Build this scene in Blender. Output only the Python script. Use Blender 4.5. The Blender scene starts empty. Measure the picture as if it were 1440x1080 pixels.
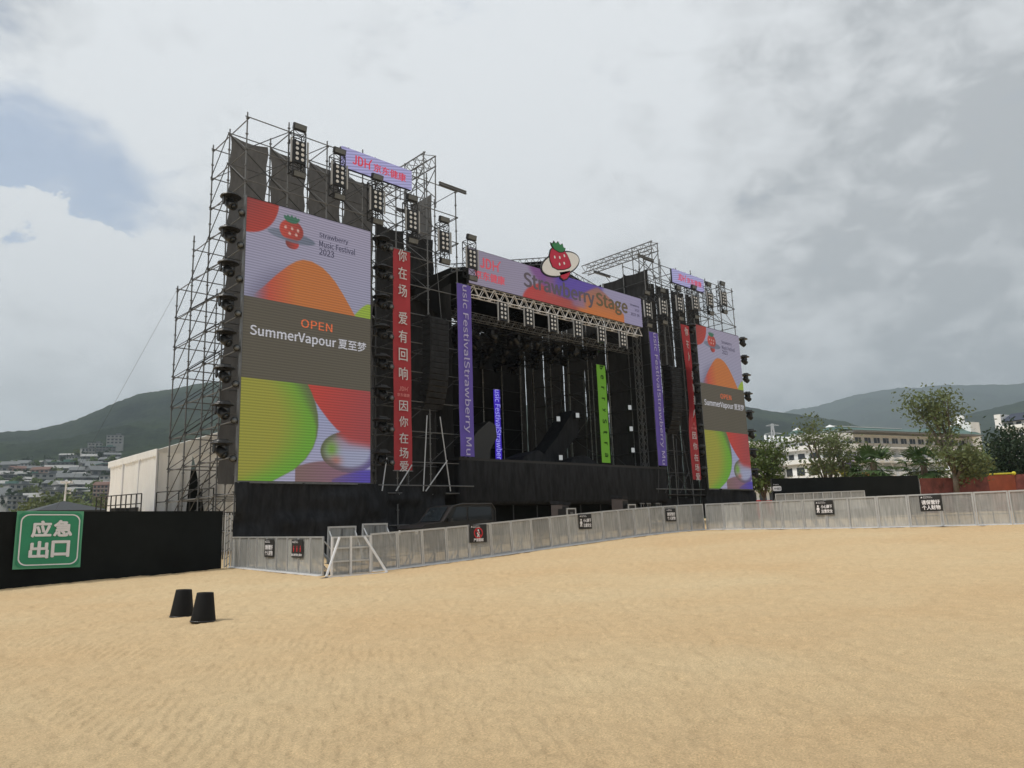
import bpy, math, random
import numpy as np
from mathutils import Vector, Matrix
random.seed(7); rng = np.random.RandomState(11)
S = bpy.context.scene
COL = S.collection
PI = math.pi

# ------------------------------------------------------------------ camera
F = 1050.0
YAW, PIT, ROL = [math.radians(a) for a in (43.84, 10.8, -2.03)]
def cam_basis():
    cy, sy, cp, sp = math.cos(YAW), math.sin(YAW), math.cos(PIT), math.sin(PIT)
    f = np.array([sy*cp, cy*cp, sp]); r = np.array([cy, -sy, 0.0]); u = np.cross(r, f)
    cr, sr = math.cos(ROL), math.sin(ROL)
    return cr*r+sr*u, -sr*r+cr*u, f
CR, CU, CW = cam_basis(); CAM = np.array([0, 0, 1.6])
def ray(x, y): return CW+CR*(x-720)/F+CU*(540-y)/F
def at(x, y, depth): return CAM+ray(x, y)*depth
def hit(x, y, ax, v):
    d = ray(x, y); return CAM+d*(v-CAM[ax])/d[ax]
cd = bpy.data.cameras.new('camera'); cam = bpy.data.objects.new('camera', cd); COL.objects.link(cam)
cam.matrix_world = Matrix(((CR[0], CU[0], -CW[0], 0), (CR[1], CU[1], -CW[1], 0), (CR[2], CU[2], -CW[2], 1.6), (0, 0, 0, 1)))
cd.sensor_width = 36; cd.lens = F/1440*36; cd.clip_end = 20000; cd.clip_start = .05
S.camera = cam
S.view_settings.view_transform = 'Standard'; S.view_settings.look = 'None'
S.view_settings.gamma = 1; S.view_settings.exposure = 0.0

# ------------------------------------------------------------------ helpers
def s1(v):
    v = v/255.0
    return v/12.92 if v <= .04045 else ((v+.055)/1.055)**2.4
def rgb(r, g, b): return (s1(r), s1(g), s1(b), 1)

class MB:
    """collects shapes into one mesh"""
    def __init__(s): s.v = []; s.f = []
    def add(s, vs, fs):
        k = len(s.v); s.v += [tuple(map(float, p)) for p in vs]; s.f += [tuple(i+k for i in f) for f in fs]; return s
    def tube(s, a, b, r, n=6, r2=None, cap=True):
        a = Vector(a); b = Vector(b); d = (b-a)
        if d.length < 1e-6: return s
        d.normalize(); x = d.orthogonal().normalized(); y = d.cross(x); r2 = r if r2 is None else r2
        vs = []
        for p, q in ((a, r), (b, r2)):
            for i in range(n):
                t = 2*PI*i/n; vs.append(p+(x*math.cos(t)+y*math.sin(t))*q)
        fs = [(i, (i+1) % n, n+(i+1) % n, n+i) for i in range(n)]
        if cap: fs += [tuple(range(n-1, -1, -1)), tuple(range(n, 2*n))]
        return s.add(vs, fs)
    def path(s, pts, r, n=6):
        for i in range(len(pts)-1):
            ra = r[i] if isinstance(r, (list, tuple)) else r; rb = r[i+1] if isinstance(r, (list, tuple)) else r
            s.tube(pts[i], pts[i+1], ra, n, rb)
        return s
    def box(s, c, sz, rz=0, rx=0, ry=0):
        m = Matrix.Rotation(rz, 3, 'Z') @ Matrix.Rotation(ry, 3, 'Y') @ Matrix.Rotation(rx, 3, 'X'); c = Vector(c)
        vs = [c+m @ Vector((x*sz[0]/2, y*sz[1]/2, z*sz[2]/2)) for z in (-1, 1) for y in (-1, 1) for x in (-1, 1)]
        return s.add(vs, [(0, 2, 3, 1), (4, 5, 7, 6), (0, 1, 5, 4), (2, 6, 7, 3), (0, 4, 6, 2), (1, 3, 7, 5)])
    def bar(s, a, b, w, h):
        """rectangular bar from a to b, w horizontal, h vertical"""
        a = Vector(a); b = Vector(b); d = (b-a).normalized(); x = d.cross(Vector((0, 0, 1)))
        x = Vector((1, 0, 0)) if x.length < 1e-4 else x.normalized(); y = x.cross(d)
        vs = [p+x*(sx*w/2)+y*(sy*h/2) for p in (a, b) for sx, sy in ((-1, -1), (1, -1), (1, 1), (-1, 1))]
        return s.add(vs, [(0, 3, 2, 1), (4, 5, 6, 7), (0, 1, 5, 4), (1, 2, 6, 5), (2, 3, 7, 6), (3, 0, 4, 7)])
    def prism(s, poly, o, ex, ey, thick):
        """2D polygon at origin o with axes ex, ey, extruded backwards by thick along ex x ey"""
        o = Vector(o); ex = Vector(ex); ey = Vector(ey); nz = ex.cross(ey).normalized(); n = len(poly)
        vs = [o+ex*x+ey*y for x, y in poly]+[o+ex*x+ey*y-nz*thick for x, y in poly]
        return s.add(vs, [tuple(range(n)), tuple(range(2*n-1, n-1, -1))]+[(i, n+i, n+(i+1) % n, (i+1) % n) for i in range(n)])
    def lathe(s, prof, c=(0, 0, 0), n=24, axis=None):
        vs = []; c = Vector(c); m = Matrix.Identity(3) if axis is None else Vector((0, 0, 1)).rotation_difference(Vector(axis)).to_matrix()
        for r, z in prof:
            for i in range(n): vs.append(c+m @ Vector((r*math.cos(2*PI*i/n), r*math.sin(2*PI*i/n), z)))
        fs = []
        for k in range(len(prof)-1):
            for i in range(n): fs.append((k*n+i, k*n+(i+1) % n, (k+1)*n+(i+1) % n, (k+1)*n+i))
        fs += [tuple(range(n-1, -1, -1)), tuple(range((len(prof)-1)*n, len(prof)*n))]
        return s.add(vs, fs)
    def ball(s, c, r, n=10, m=6, sq=(1, 1, 1)):
        prof = [(math.sin(PI*(i+.02)/(m+.04))*r, -math.cos(PI*(i+.02)/(m+.04))*r) for i in range(m+1)]
        k = len(s.v); s.lathe(prof, (0, 0, 0), n)
        for i in range(k, len(s.v)):
            x, y, z = s.v[i]; s.v[i] = (c[0]+x*sq[0], c[1]+y*sq[1], c[2]+z*sq[2])
        return s
    def merge(s, o, mat=None):
        return s.add([mat @ Vector(p) for p in o.v] if mat is not None else o.v, o.f)
    def mesh(s, name, off=(0, 0, 0)):
        me = bpy.data.meshes.new(name); me.from_pydata([(x-off[0], y-off[1], z-off[2]) for x, y, z in s.v], [], s.f); me.update(); return me

def root_loc(o):
    while o.parent: o = o.parent
    return tuple(o.location)
def link(name, me, mat, parent=None):
    o = bpy.data.objects.new(name, me); COL.objects.link(o)
    if mat is not None and len(me.materials) == 0: me.materials.append(mat)
    if parent is not None: o.parent = parent
    return o
def part(name, mb, mat, parent, smooth=False, local=False, label=None):
    me = mb.mesh(name, (0, 0, 0) if local else root_loc(parent))
    o = link(name, me, mat, parent)
    if smooth: me.shade_smooth()
    if label: o['label'] = label
    return o
def tag(o, label=None, cat=None, group=None, kind=None):
    if label: o['label'] = label
    if cat: o['category'] = cat
    if group: o['group'] = group
    if kind: o['kind'] = kind
    return o
def thing(name, label, cat, loc=(0, 0, 0), rz=0, group=None):
    o = bpy.data.objects.new(name, None); COL.objects.link(o); o.empty_display_size = .2
    o.location = [float(c) for c in loc]; o.rotation_euler = (0, 0, rz)
    return tag(o, label, cat, group)
def solo(name, mb, mat, label, cat, group=None, base=None, smooth=False):
    """a thing that is one mesh, origin at its base"""
    a = np.array(mb.v)
    if base is None: base = (float(a[:, 0].mean()), float(a[:, 1].mean()), float(a[:, 2].min()))
    me = mb.mesh(name, base); o = link(name, me, mat); o.location = base
    if smooth: me.shade_smooth()
    return tag(o, label, cat, group)
def struct(name, mb, mat, smooth=False):
    me = mb.mesh(name) if isinstance(mb, MB) else mb
    o = link(name, me, mat)
    if smooth: me.shade_smooth()
    o['kind'] = 'structure'; return o
def copy_tree(o, parent=None):
    c = o.copy(); COL.objects.link(c)
    if parent is not None: c.parent = parent
    for ch in list(o.children): copy_tree(ch, c)
    return c
def place(proto, state, loc, rz, label, group=None):
    """first use moves the prototype itself, later uses copy it with its parts"""
    o = proto if not state else copy_tree(proto); state.append(o)
    o.location = [float(c) for c in loc]; o.rotation_euler = (0, 0, rz); tag(o, label, None, group); return o
ORD = ('first second third fourth fifth sixth seventh eighth ninth tenth eleventh twelfth thirteenth fourteenth fifteenth sixteenth '
       'seventeenth eighteenth nineteenth twentieth').split()+['twenty-first', 'twenty-second', 'twenty-third', 'twenty-fourth', 'twenty-fifth']

# value noise
TAB = rng.rand(256, 256)
def vnoise(x, y):
    x = np.asarray(x, float); y = np.asarray(y, float)
    xi = np.floor(x).astype(int); yi = np.floor(y).astype(int); fx = x-xi; fy = y-yi
    fx = fx*fx*(3-2*fx); fy = fy*fy*(3-2*fy)
    a = TAB[xi & 255, yi & 255]; b = TAB[(xi+1) & 255, yi & 255]; c = TAB[xi & 255, (yi+1) & 255]; d = TAB[(xi+1) & 255, (yi+1) & 255]
    return (a*(1-fx)+b*fx)*(1-fy)+(c*(1-fx)+d*fx)*fy-.5
def fbm(x, y, o=4):
    r = 0; a = 1
    for i in range(o): r = r+a*vnoise(x*2**i+17.3*i, y*2**i+5.1*i); a *= .5
    return r
def ss(a, b, x):
    t = np.clip((x-a)/(b-a), 0, 1); return t*t*(3-2*t)

# ------------------------------------------------------------------ materials
MATS = {}
def mat(name, col, rough=.6, metal=0.0, var=0.12, scale=3.0, bump=0.0, bscale=20.0, spec=.5, trans=0.0, transl=0.0, stretch=None):
    m = bpy.data.materials.new(name); m.use_nodes = True; nt = m.node_tree; N = nt.nodes; L = nt.links
    b = N['Principled BSDF']; b.inputs['Roughness'].default_value = rough; b.inputs['Metallic'].default_value = metal
    b.inputs['Specular IOR Level'].default_value = spec
    tc = N.new('ShaderNodeTexCoord'); mp = N.new('ShaderNodeMapping'); L.new(tc.outputs['Object'], mp.inputs[0])
    if stretch: mp.inputs['Scale'].default_value = stretch
    no = N.new('ShaderNodeTexNoise'); no.inputs['Scale'].default_value = scale; no.inputs['Detail'].default_value = 6; no.inputs['Roughness'].default_value = .65
    L.new(mp.outputs[0], no.inputs['Vector'])
    r = N.new('ShaderNodeMapRange'); r.inputs[1].default_value = .3; r.inputs[2].default_value = .7
    r.inputs[3].default_value = 1-var; r.inputs[4].default_value = 1+var; L.new(no.outputs['Fac'], r.inputs[0])
    h = N.new('ShaderNodeHueSaturation'); h.inputs['Color'].default_value = col; L.new(r.outputs[0], h.inputs['Value'])
    L.new(h.outputs[0], b.inputs['Base Color'])
    if bump:
        n2 = N.new('ShaderNodeTexNoise'); n2.inputs['Scale'].default_value = bscale; n2.inputs['Detail'].default_value = 5; L.new(mp.outputs[0], n2.inputs['Vector'])
        bp = N.new('ShaderNodeBump'); bp.inputs['Strength'].default_value = bump; bp.inputs['Distance'].default_value = .05
        L.new(n2.outputs['Fac'], bp.inputs['Height']); L.new(bp.outputs[0], b.inputs['Normal'])
    sh = b.outputs[0]; out = N['Material Output']
    if transl:
        t = N.new('ShaderNodeBsdfTranslucent'); L.new(h.outputs[0], t.inputs[0]); mx = N.new('ShaderNodeMixShader'); mx.inputs[0].default_value = transl
        L.new(sh, mx.inputs[1]); L.new(t.outputs[0], mx.inputs[2]); sh = mx.outputs[0]
    if trans:
        t = N.new('ShaderNodeBsdfTransparent'); mx = N.new('ShaderNodeMixShader'); mx.inputs[0].default_value = trans
        L.new(sh, mx.inputs[1]); L.new(t.outputs[0], mx.inputs[2]); sh = mx.outputs[0]
    L.new(sh, out.inputs[0]); MATS[name] = m; m.diffuse_color = col; return m
def emis(name, col, strength=1.0, stripes=None, attr=None, base=0.02):
    """an LED surface: its own light (attribute or plain colour), dark between the rows of diodes"""
    m = bpy.data.materials.new(name); m.use_nodes = True; nt = m.node_tree; N = nt.nodes; L = nt.links; b = N['Principled BSDF']
    b.inputs['Base Color'].default_value = (base, base, base, 1); b.inputs['Roughness'].default_value = .7; b.inputs['Specular IOR Level'].default_value = .2
    src = None
    if attr:
        a = N.new('ShaderNodeVertexColor'); a.layer_name = attr; src = a.outputs[0]
    else:
        a = N.new('ShaderNodeRGB'); a.outputs[0].default_value = col; src = a.outputs[0]
    L.new(src, b.inputs['Emission Color']); b.inputs['Emission Strength'].default_value = strength
    if stripes:
        per, amp, tilt = stripes
        tc = N.new('ShaderNodeTexCoord'); mp = N.new('ShaderNodeMapping'); mp.inputs['Rotation'].default_value = (0, tilt, 0); L.new(tc.outputs['Object'], mp.inputs[0])
        w = N.new('ShaderNodeTexWave'); w.bands_direction = 'Z'; w.inputs['Scale'].default_value = 0.3142/per*1.0; w.inputs['Distortion'].default_value = 0
        L.new(mp.outputs[0], w.inputs['Vector'])
        r = N.new('ShaderNodeMapRange'); r.inputs[3].default_value = strength*(1-amp); r.inputs[4].default_value = strength*(1+amp); L.new(w.outputs['Fac'], r.inputs[0])
        L.new(r.outputs[0], b.inputs['Emission Strength'])
    MATS[name] = m; return m
G = lambda v: (v, v, v*1.02, 1)
M = dict(
    steel=mat('galvanised_steel', (.15, .155, .16, 1), .5, .4, .2, 4), steel_dark=mat('dull_scaffold_steel', (.06, .062, .066, 1), .55, .3, .2, 3),
    alu=mat('bright_aluminium', (.52, .53, .54, 1), .4, .5, .12, 3), alu_w=mat('white_aluminium', G(.72), .5, .1, .1, 3),
    black=mat('black_paint', G(.014), .55, 0, .2, 5), black_m=mat('black_metal', G(.02), .4, .3, .2, 6), plastic=mat('black_plastic', G(.018), .38, 0, .15, 9, .15, 30),
    blackcloth=mat('black_cloth', (.024, .025, .028, 1), .75, 0, .45, 1.2, .6, 1.5, .1, stretch=(3, 3, .7)),
    roofcloth=mat('black_roof_sheet', G(.012), .8, 0, .3, 1, .4, 1.5, .15),
    wallcloth=mat('black_wall_sheet', (.013, .0145, .014, 1), .85, 0, .3, .5, .4, 1.2, .08),
    mesh_l=mat('grey_mesh_cloth', G(.14), .9, 0, .18, 1.5, .5, 2.2, .1, transl=.42, stretch=(2, 2, .8)),
    mesh_d=mat('dark_mesh_cloth', G(.04), .9, 0, .3, 1.5, .5, 2.2, .1, transl=.4, stretch=(2, 2, .6)),
    white=mat('white_panel', G(.7), .6, 0, .08, 2), tent=mat('white_pvc', (.90, .90, .89, 1), .55, 0, .06, .8, .5, 1.4, .3, transl=.35, stretch=(2, 2, .5)),
    lens=mat('pale_lens_glass', (.70, .71, .72, 1), .15, 0, .05, 4), floodglass=mat('grey_flood_glass', (.13, .14, .145, 1), .2, 0, .15, 3),
    lightbar=mat('frosted_tube', (.36, .37, .38, 1), .35, 0, .08, 3),
    red=mat('red_banner_cloth', rgb(165, 52, 60), .75, 0, .1, 1, .3, 2), purple=mat('purple_banner_cloth', rgb(100, 84, 176), .75, 0, .08, 1, .3, 2),
    banner_w=mat('banner_white_print', (.62, .60, .62, 1), .75, 0, .05), banner_pk=mat('banner_lilac_print', (.52, .50, .72, 1), .75, 0, .05),
    red_mid=mat('banner_pink_print', rgb(210, 130, 130), .75, 0, .05),
    green_sign=mat('green_sign_cloth', rgb(48, 140, 104), .6, 0, .08, 1.5, .3, 3), green_pale=mat('pale_green_border', rgb(90, 165, 130), .6, 0, .06),
    sign_w=mat('white_sign_print', (.78, .77, .80, 1), .55, 0, .04), sign_k=mat('black_sign_board', G(.014), .6, 0, .1), sign_r=mat('red_sign_print', rgb(200, 40, 50), .6, 0, .05),
    rubber=mat('black_rubber', G(.005), .6, 0, .15, 8, spec=.25), glass=mat('dark_glass', (.02, .025, .03, 1), .06, 0, .1, 2),
    car=mat('black_car_paint', G(.008), .5, .0, .1, 2), car_trim=mat('grey_car_trim', G(.035), .4, .3, .1),
    hoard=mat('faded_red_hoarding', rgb(112, 60, 54), .8, 0, .6, 1.2, .2, 4), hoard_o=mat('orange_hoarding', rgb(160, 82, 56), .8, 0, .2, 1.0),
    yellow=mat('yellow_paint', rgb(215, 205, 60), .6), orange=mat('orange_canvas', rgb(205, 130, 60), .7), lilac=mat('lilac_canvas', rgb(160, 140, 205), .7),
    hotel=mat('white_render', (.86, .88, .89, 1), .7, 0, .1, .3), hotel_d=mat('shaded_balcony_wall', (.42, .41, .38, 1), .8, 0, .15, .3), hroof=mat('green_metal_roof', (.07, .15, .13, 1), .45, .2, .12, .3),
    hwin=mat('hotel_window_glass', (.05, .06, .07, 1), .1, 0, .3, 1), eave=mat('grey_eave', (.2, .2, .2, 1), .7), blue_roof=mat('navy_roof', (.03, .04, .07, 1), .5),
    bark=mat('grey_bark', (.14, .115, .09, 1), .9, 0, .3, 4, .8, 12), bark_d=mat('brown_palm_bark', (.10, .075, .055, 1), .9, 0, .35, 6, .9, 10),
    sandbag=mat('sand_heap', (.50, .38, .22, 1), .95, 0, .15, 3, .5, 20),
)
def leafmat(name, c, var=.45):
    m = mat(name, c, .55, 0, var, .9, spec=.3, transl=.3); return m
M.update(leaf=leafmat('olive_leaves', (.12, .17, .05, 1)), leaf2=leafmat('sparse_leaves', (.15, .185, .08, 1)), leaf_d=leafmat('dark_leaves', (.028, .05, .024, 1)),
         palm=leafmat('palm_leaves', (.075, .13, .045, 1)), scrub=leafmat('scrub_leaves', (.12, .145, .05, 1)))

# ------------------------------------------------------------------ world and sun
SUN_EL, SUN_AZ = 52.0, -68.0      # azimuth from +Y towards +X
w = bpy.data.worlds.new('World'); S.world = w; w.use_nodes = True
def build_world():
    nt = w.node_tree; N = nt.nodes; L = nt.links; N.clear()
    out = N.new('ShaderNodeOutputWorld'); bg = N.new('ShaderNodeBackground'); bc = N.new('ShaderNodeBackground'); mx = N.new('ShaderNodeMixShader')
    sky = N.new('ShaderNodeTexSky'); sky.sky_type = 'NISHITA'; sky.sun_disc = False
    sky.sun_elevation = math.radians(SUN_EL); sky.sun_rotation = math.radians(SUN_AZ % 360); sky.air_density = 1.0; sky.dust_density = .7
    L.new(sky.outputs[0], bg.inputs[0]); bg.inputs[1].default_value = .15
    tc = N.new('ShaderNodeTexCoord'); D = tc.outputs['Generated']
    def math_(op, a, b=None, c=None):
        n = N.new('ShaderNodeMath'); n.operation = op
        for i, v in enumerate((a, b, c)):
            if v is None: continue
            if isinstance(v, (int, float)): n.inputs[i].default_value = v
            else: L.new(v, n.inputs[i])
        return n.outputs[0]
    def mr(x, a, b, c=0.0, d=1.0, smooth=True):
        n = N.new('ShaderNodeMapRange'); n.interpolation_type = 'SMOOTHSTEP' if smooth else 'LINEAR'; L.new(x, n.inputs[0])
        for i, v in enumerate((a, b, c, d)): n.inputs[i+1].default_value = v
        return n.outputs[0]
    def noise(scale, detail=6, rough=.55, stretch=(1, 1, 1.7), off=(0, 0, 0), dist=.0):
        mp = N.new('ShaderNodeMapping'); mp.inputs['Scale'].default_value = stretch; mp.inputs['Location'].default_value = off; L.new(D, mp.inputs[0])
        n = N.new('ShaderNodeTexNoise'); n.inputs['Scale'].default_value = scale; n.inputs['Detail'].default_value = detail; n.inputs['Roughness'].default_value = rough
        n.inputs['Distortion'].default_value = dist; L.new(mp.outputs[0], n.inputs['Vector']); return n.outputs['Fac']
    def toward(px, py, width):
        d = ray(px, py); d = d/np.linalg.norm(d)
        n = N.new('ShaderNodeVectorMath'); n.operation = 'DOT_PRODUCT'; nn = N.new('ShaderNodeVectorMath'); nn.operation = 'NORMALIZE'
        L.new(D, nn.inputs[0]); L.new(nn.outputs[0], n.inputs[0]); n.inputs[1].default_value = tuple(d)
        return mr(n.outputs['Value'], math.cos(math.radians(width)), 1.0)
    def addall(*a):
        r = a[0]
        for x in a[1:]: r = math_('ADD', r, x)
        return r
    def mul(a, k): return math_('MULTIPLY', a, k)
    n1 = noise(2.2, 7, .58, off=(3.1, 1.7, .4), dist=.4); n2 = noise(5.5, 6, .55, off=(1.2, 8.7, 3.4)); n3 = noise(1.1, 3, .5, off=(.3, .2, 5.4)); n4 = noise(13, 7, .62, off=(6.2, 3.3, 1.4), dist=.3)
    # openings of blue
    blue = addall(mul(toward(60, 262, 7.5), .66), mul(toward(40, 110, 11), .30), mul(toward(850, 140, 3.6), .16), mul(toward(-250, 200, 14), .35), mul(toward(210, 280, 5), .34), mul(toward(690, 5, 5), .22))
    cover = math_('SUBTRACT', addall(mul(n1, .9), mul(n2, .75), mul(n4, 1.15)), blue)
    cmask = mr(cover, .50, 1.2, .38, 1.0)
    # low white cumulus bank on the left with a crisp top
    sep = N.new('ShaderNodeSeparateXYZ'); L.new(D, sep.inputs[0])
    nb = noise(9, 8, .6, stretch=(1, 1, 1.2), off=(4, 2, 9))
    el = math_('ADD', sep.outputs['Z'], mul(math_('SUBTRACT', nb, .5), -.24))
    side = toward(60, 560, 26)
    bank = math_('MULTIPLY', mr(el, .364, .349), mr(side, .12, .55))
    mask = math_('MAXIMUM', cmask, bank)
    # brightness of the clouds
    light = addall(mul(toward(640, 250, 30), .30), mul(toward(560, 30, 24), .16), mul(bank, .21), mul(toward(60, 420, 14), .14), mul(math_('SUBTRACT', n2, .5), 1.15), mul(math_('SUBTRACT', n1, .5), .55), mul(math_('SUBTRACT', n4, .5), 1.15), mul(toward(40, 100, 22), .12), mul(toward(720, 120, 20), .10), mul(math_('SUBTRACT', n3, .5), .35))
    dark = addall(mul(toward(1500, 520, 22), .12), mul(toward(1330, 60, 22), .02), mul(toward(130, 560, 9), .06))
    val = math_('SUBTRACT', math_('ADD', light, .50), dark)
    val = math_('MINIMUM', math_('MAXIMUM', val, .3), .86)
    cr = N.new('ShaderNodeValToRGB'); e = cr.color_ramp.elements
    e[0].position = .3; e[0].color = (.53, .55, .57, 1); e[1].position = .85; e[1].color = (.88, .905, .93, 1)
    k = e.new(.55); k.color = (.75, .77, .79, 1)
    L.new(val, cr.inputs[0]); L.new(cr.outputs[0], bc.inputs[0]); bc.inputs[1].default_value = 1.0
    L.new(mask, mx.inputs[0]); L.new(bg.outputs[0], mx.inputs[1]); L.new(bc.outputs[0], mx.inputs[2]); L.new(mx.outputs[0], out.inputs[0])
build_world()
sl = bpy.data.lights.new('sun', 'SUN'); sl.energy = 2.5; sl.angle = math.radians(14); sl.color = (1, .95, .86)
so = bpy.data.objects.new('sun', sl); COL.objects.link(so)
sd = Vector((math.sin(math.radians(SUN_AZ))*math.cos(math.radians(SUN_EL)), math.cos(math.radians(SUN_AZ))*math.cos(math.radians(SUN_EL)), math.sin(math.radians(SUN_EL))))
so.rotation_euler = sd.to_track_quat('Z', 'Y').to_euler()

# ------------------------------------------------------------------ ground
def gz(x, y):
    x = np.asarray(x, float); y = np.asarray(y, float)
    xs = np.clip(x, -40, 60); ys = np.clip(y, -30, 60)
    return .012*xs+.007*ys+.62*ss(11.0, 31.0, xs)*1.0
def ground_mesh():
    az = np.concatenate([np.arange(-180, 2, 4.), np.arange(2, 86.5, .12), np.arange(88, 180, 4.)])
    rr = [1.5]
    while rr[-1] < 46: rr.append(rr[-1]*(1.0095 if rr[-1] < 22 else 1.016))
    while rr[-1] < 7000: rr.append(rr[-1]*1.25)
    rr = np.array([0.0]+rr); na, nr = len(az), len(rr)
    A, Rr = np.meshgrid(np.radians(az), rr, indexing='ij'); X = np.sin(A)*Rr; Y = np.cos(A)*Rr
    Z = gz(X, Y)
    near = 1-ss(34, 60, Rr)
    H = .030*vnoise(X*.8, Y*.8)+.015*vnoise(X*2.7+9, Y*2.7)+.016*vnoise(X*6+3, Y*6+8)+.015*vnoise(X*13, Y*13)+.011*vnoise(X*24, Y*24+3)
    # scuffed dents
    d = vnoise(X*3.3+40, Y*3.3+21); H -= .014*ss(.14, .34, d); e2 = vnoise(X*6.5+4, Y*6.5+61); H -= .016*ss(.16, .36, e2)
    # raked wheel marks: parallel bands of slanting ridges sweeping across the lower left
    p = hit(0, 905, 2, .12)[:2]; q = hit(760, 1015, 2, .12)[:2]; t = (q-p)/np.linalg.norm(q-p); n = np.array([-t[1], t[0]])
    s_ = (X-p[0])*t[0]+(Y-p[1])*t[1]; c_ = (X-p[0])*n[0]+(Y-p[1])*n[1]+.012*(s_-3)**2+.10*vnoise(s_*.5, s_*0+3)
    band = np.floor(c_/.56); fr = c_/.56-band; k = (band*.37) % 1
    m = ss(-7.0, -5.5, c_)*(1-ss(.5, 3.6, c_))*ss(-5, -2.5, s_)*(1-ss(6, 15, s_))*(.35+.65*ss(-.35, .25, vnoise(X*.6+7, Y*.6)))*(.55+.45*np.sin(band*2.3+1))
    ridge = ((s_+c_*1.15+k+.05*vnoise(X*5, Y*5))/.19) % 1; saw = np.where(ridge < .7, ridge/.7, (1-ridge)/.3)
    H = H*(1-.35*m)+m*(.021*saw*ss(.0, .15, fr)*ss(1.0, .85, fr)-.010)+.022*m*np.exp(-((fr-.02)/.06)**2)
    Z = Z+H*near
    V = np.stack([X, Y, Z], -1).reshape(-1, 3)
    i, j = np.meshgrid(np.arange(na), np.arange(nr-1), indexing='ij'); i2 = (i+1) % na
    Q = np.stack([i*nr+j, i*nr+j+1, i2*nr+j+1, i2*nr+j], -1).reshape(-1, 4)
    me = bpy.data.meshes.new('sand_ground'); me.vertices.add(len(V)); me.vertices.foreach_set('co', V.astype('f4').ravel())
    me.loops.add(Q.size); me.loops.foreach_set('vertex_index', Q.ravel().astype('i4'))
    me.polygons.add(len(Q)); me.polygons.foreach_set('loop_start', np.arange(0, Q.size, 4, dtype='i4')); me.polygons.foreach_set('loop_total', np.full(len(Q), 4, dtype='i4'))
    me.update(calc_edges=True); me.validate(); me.shade_smooth(); return me
def sand_mat():
    m = bpy.data.materials.new('beach_sand'); m.use_nodes = True; nt = m.node_tree; N = nt.nodes; L = nt.links; b = N['Principled BSDF']
    b.inputs['Roughness'].default_value = .95; b.inputs['Specular IOR Level'].default_value = .1
    tc = N.new('ShaderNodeTexCoord')
    def nz(s, d=6, r=.6):
        n = N.new('ShaderNodeTexNoise'); n.inputs['Scale'].default_value = s; n.inputs['Detail'].default_value = d; n.inputs['Roughness'].default_value = r; L.new(tc.outputs['Object'], n.inputs['Vector']); return n.outputs['Fac']
    def ramp(f, c0, c1, p0=.35, p1=.65):
        r = N.new('ShaderNodeValToRGB'); r.color_ramp.elements[0].position = p0; r.color_ramp.elements[1].position = p1
        r.color_ramp.elements[0].color = c0; r.color_ramp.elements[1].color = c1; L.new(f, r.inputs[0]); return r.outputs[0]
    def mixc(a, b_, f, t='MULTIPLY'):
        x = N.new('ShaderNodeMix'); x.data_type = 'RGBA'; x.blend_type = t
        if isinstance(f, float): x.inputs[0].default_value = f
        else: L.new(f, x.inputs[0])
        L.new(a, x.inputs[6]); L.new(b_, x.inputs[7]); return x.outputs[2]
    big = ramp(nz(.16, 5), (.665, .483, .28, 1), (.70, .55, .34, 1))
    mid = ramp(nz(5, 8, .75), (.93, .92, .91, 1), (1.06, 1.055, 1.05, 1))
    fine = ramp(nz(60, 6, .85), (.68, .67, .66, 1), (1.26, 1.25, 1.24, 1))
    speck = ramp(nz(38, 2, .8), (.55, .52, .5, 1), (1, 1, 1, 1), .24, .30)
    c = mixc(mixc(mixc(big, mid, 1.0), fine, 1.0), speck, 1.0); L.new(c, b.inputs['Base Color'])
    bp = N.new('ShaderNodeBump'); bp.inputs['Strength'].default_value = .8; bp.inputs['Distance'].default_value = .03; L.new(nz(17, 8, .75), bp.inputs['Height'])
    b2 = N.new('ShaderNodeBump'); b2.inputs['Strength'].default_value = .7; b2.inputs['Distance'].default_value = .006; L.new(nz(220, 3, .7), b2.inputs['Height']); L.new(bp.outputs[0], b2.inputs['Normal'])
    L.new(b2.outputs[0], b.inputs['Normal']); return m
ground = ground_mesh(); ground.materials.append(sand_mat()); struct('sand_ground', ground, None)

# ------------------------------------------------------------------ hills
def hill_mat():
    m = bpy.data.materials.new('forest_hill'); m.use_nodes = True; nt = m.node_tree; N = nt.nodes; L = nt.links; b = N['Principled BSDF']; b.inputs['Roughness'].default_value = .95; b.inputs['Specular IOR Level'].default_value = .05
    tc = N.new('ShaderNodeTexCoord')
    def nz(s, d=8):
        n = N.new('ShaderNodeTexNoise'); n.inputs['Scale'].default_value = s; n.inputs['Detail'].default_value = d; n.inputs['Roughness'].default_value = .7; L.new(tc.outputs['Object'], n.inputs['Vector']); return n.outputs['Fac']
    a = N.new('ShaderNodeMath'); a.operation = 'MULTIPLY_ADD'; L.new(nz(.004), a.inputs[0]); a.inputs[1].default_value = .6; 
    b_ = N.new('ShaderNodeMath'); b_.operation = 'MULTIPLY'; L.new(nz(.05), b_.inputs[0]); b_.inputs[1].default_value = .4; L.new(b_.outputs[0], a.inputs[2])
    r = N.new('ShaderNodeValToRGB'); L.new(a.outputs[0], r.inputs[0]); e = r.color_ramp.elements
    e[0].position = .40; e[0].color = (.007, .015, .012, 1); e[1].position = .60; e[1].color = (.046, .068, .034, 1)
    L.new(r.outputs[0], b.inputs['Base Color'])
    bp = N.new('ShaderNodeBump'); bp.inputs['Strength'].default_value = 1.0; bp.inputs['Distance'].default_value = 14; L.new(nz(.03), bp.inputs['Height']); L.new(bp.outputs[0], b.inputs['Normal'])
    return m
HM = hill_mat()
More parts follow.
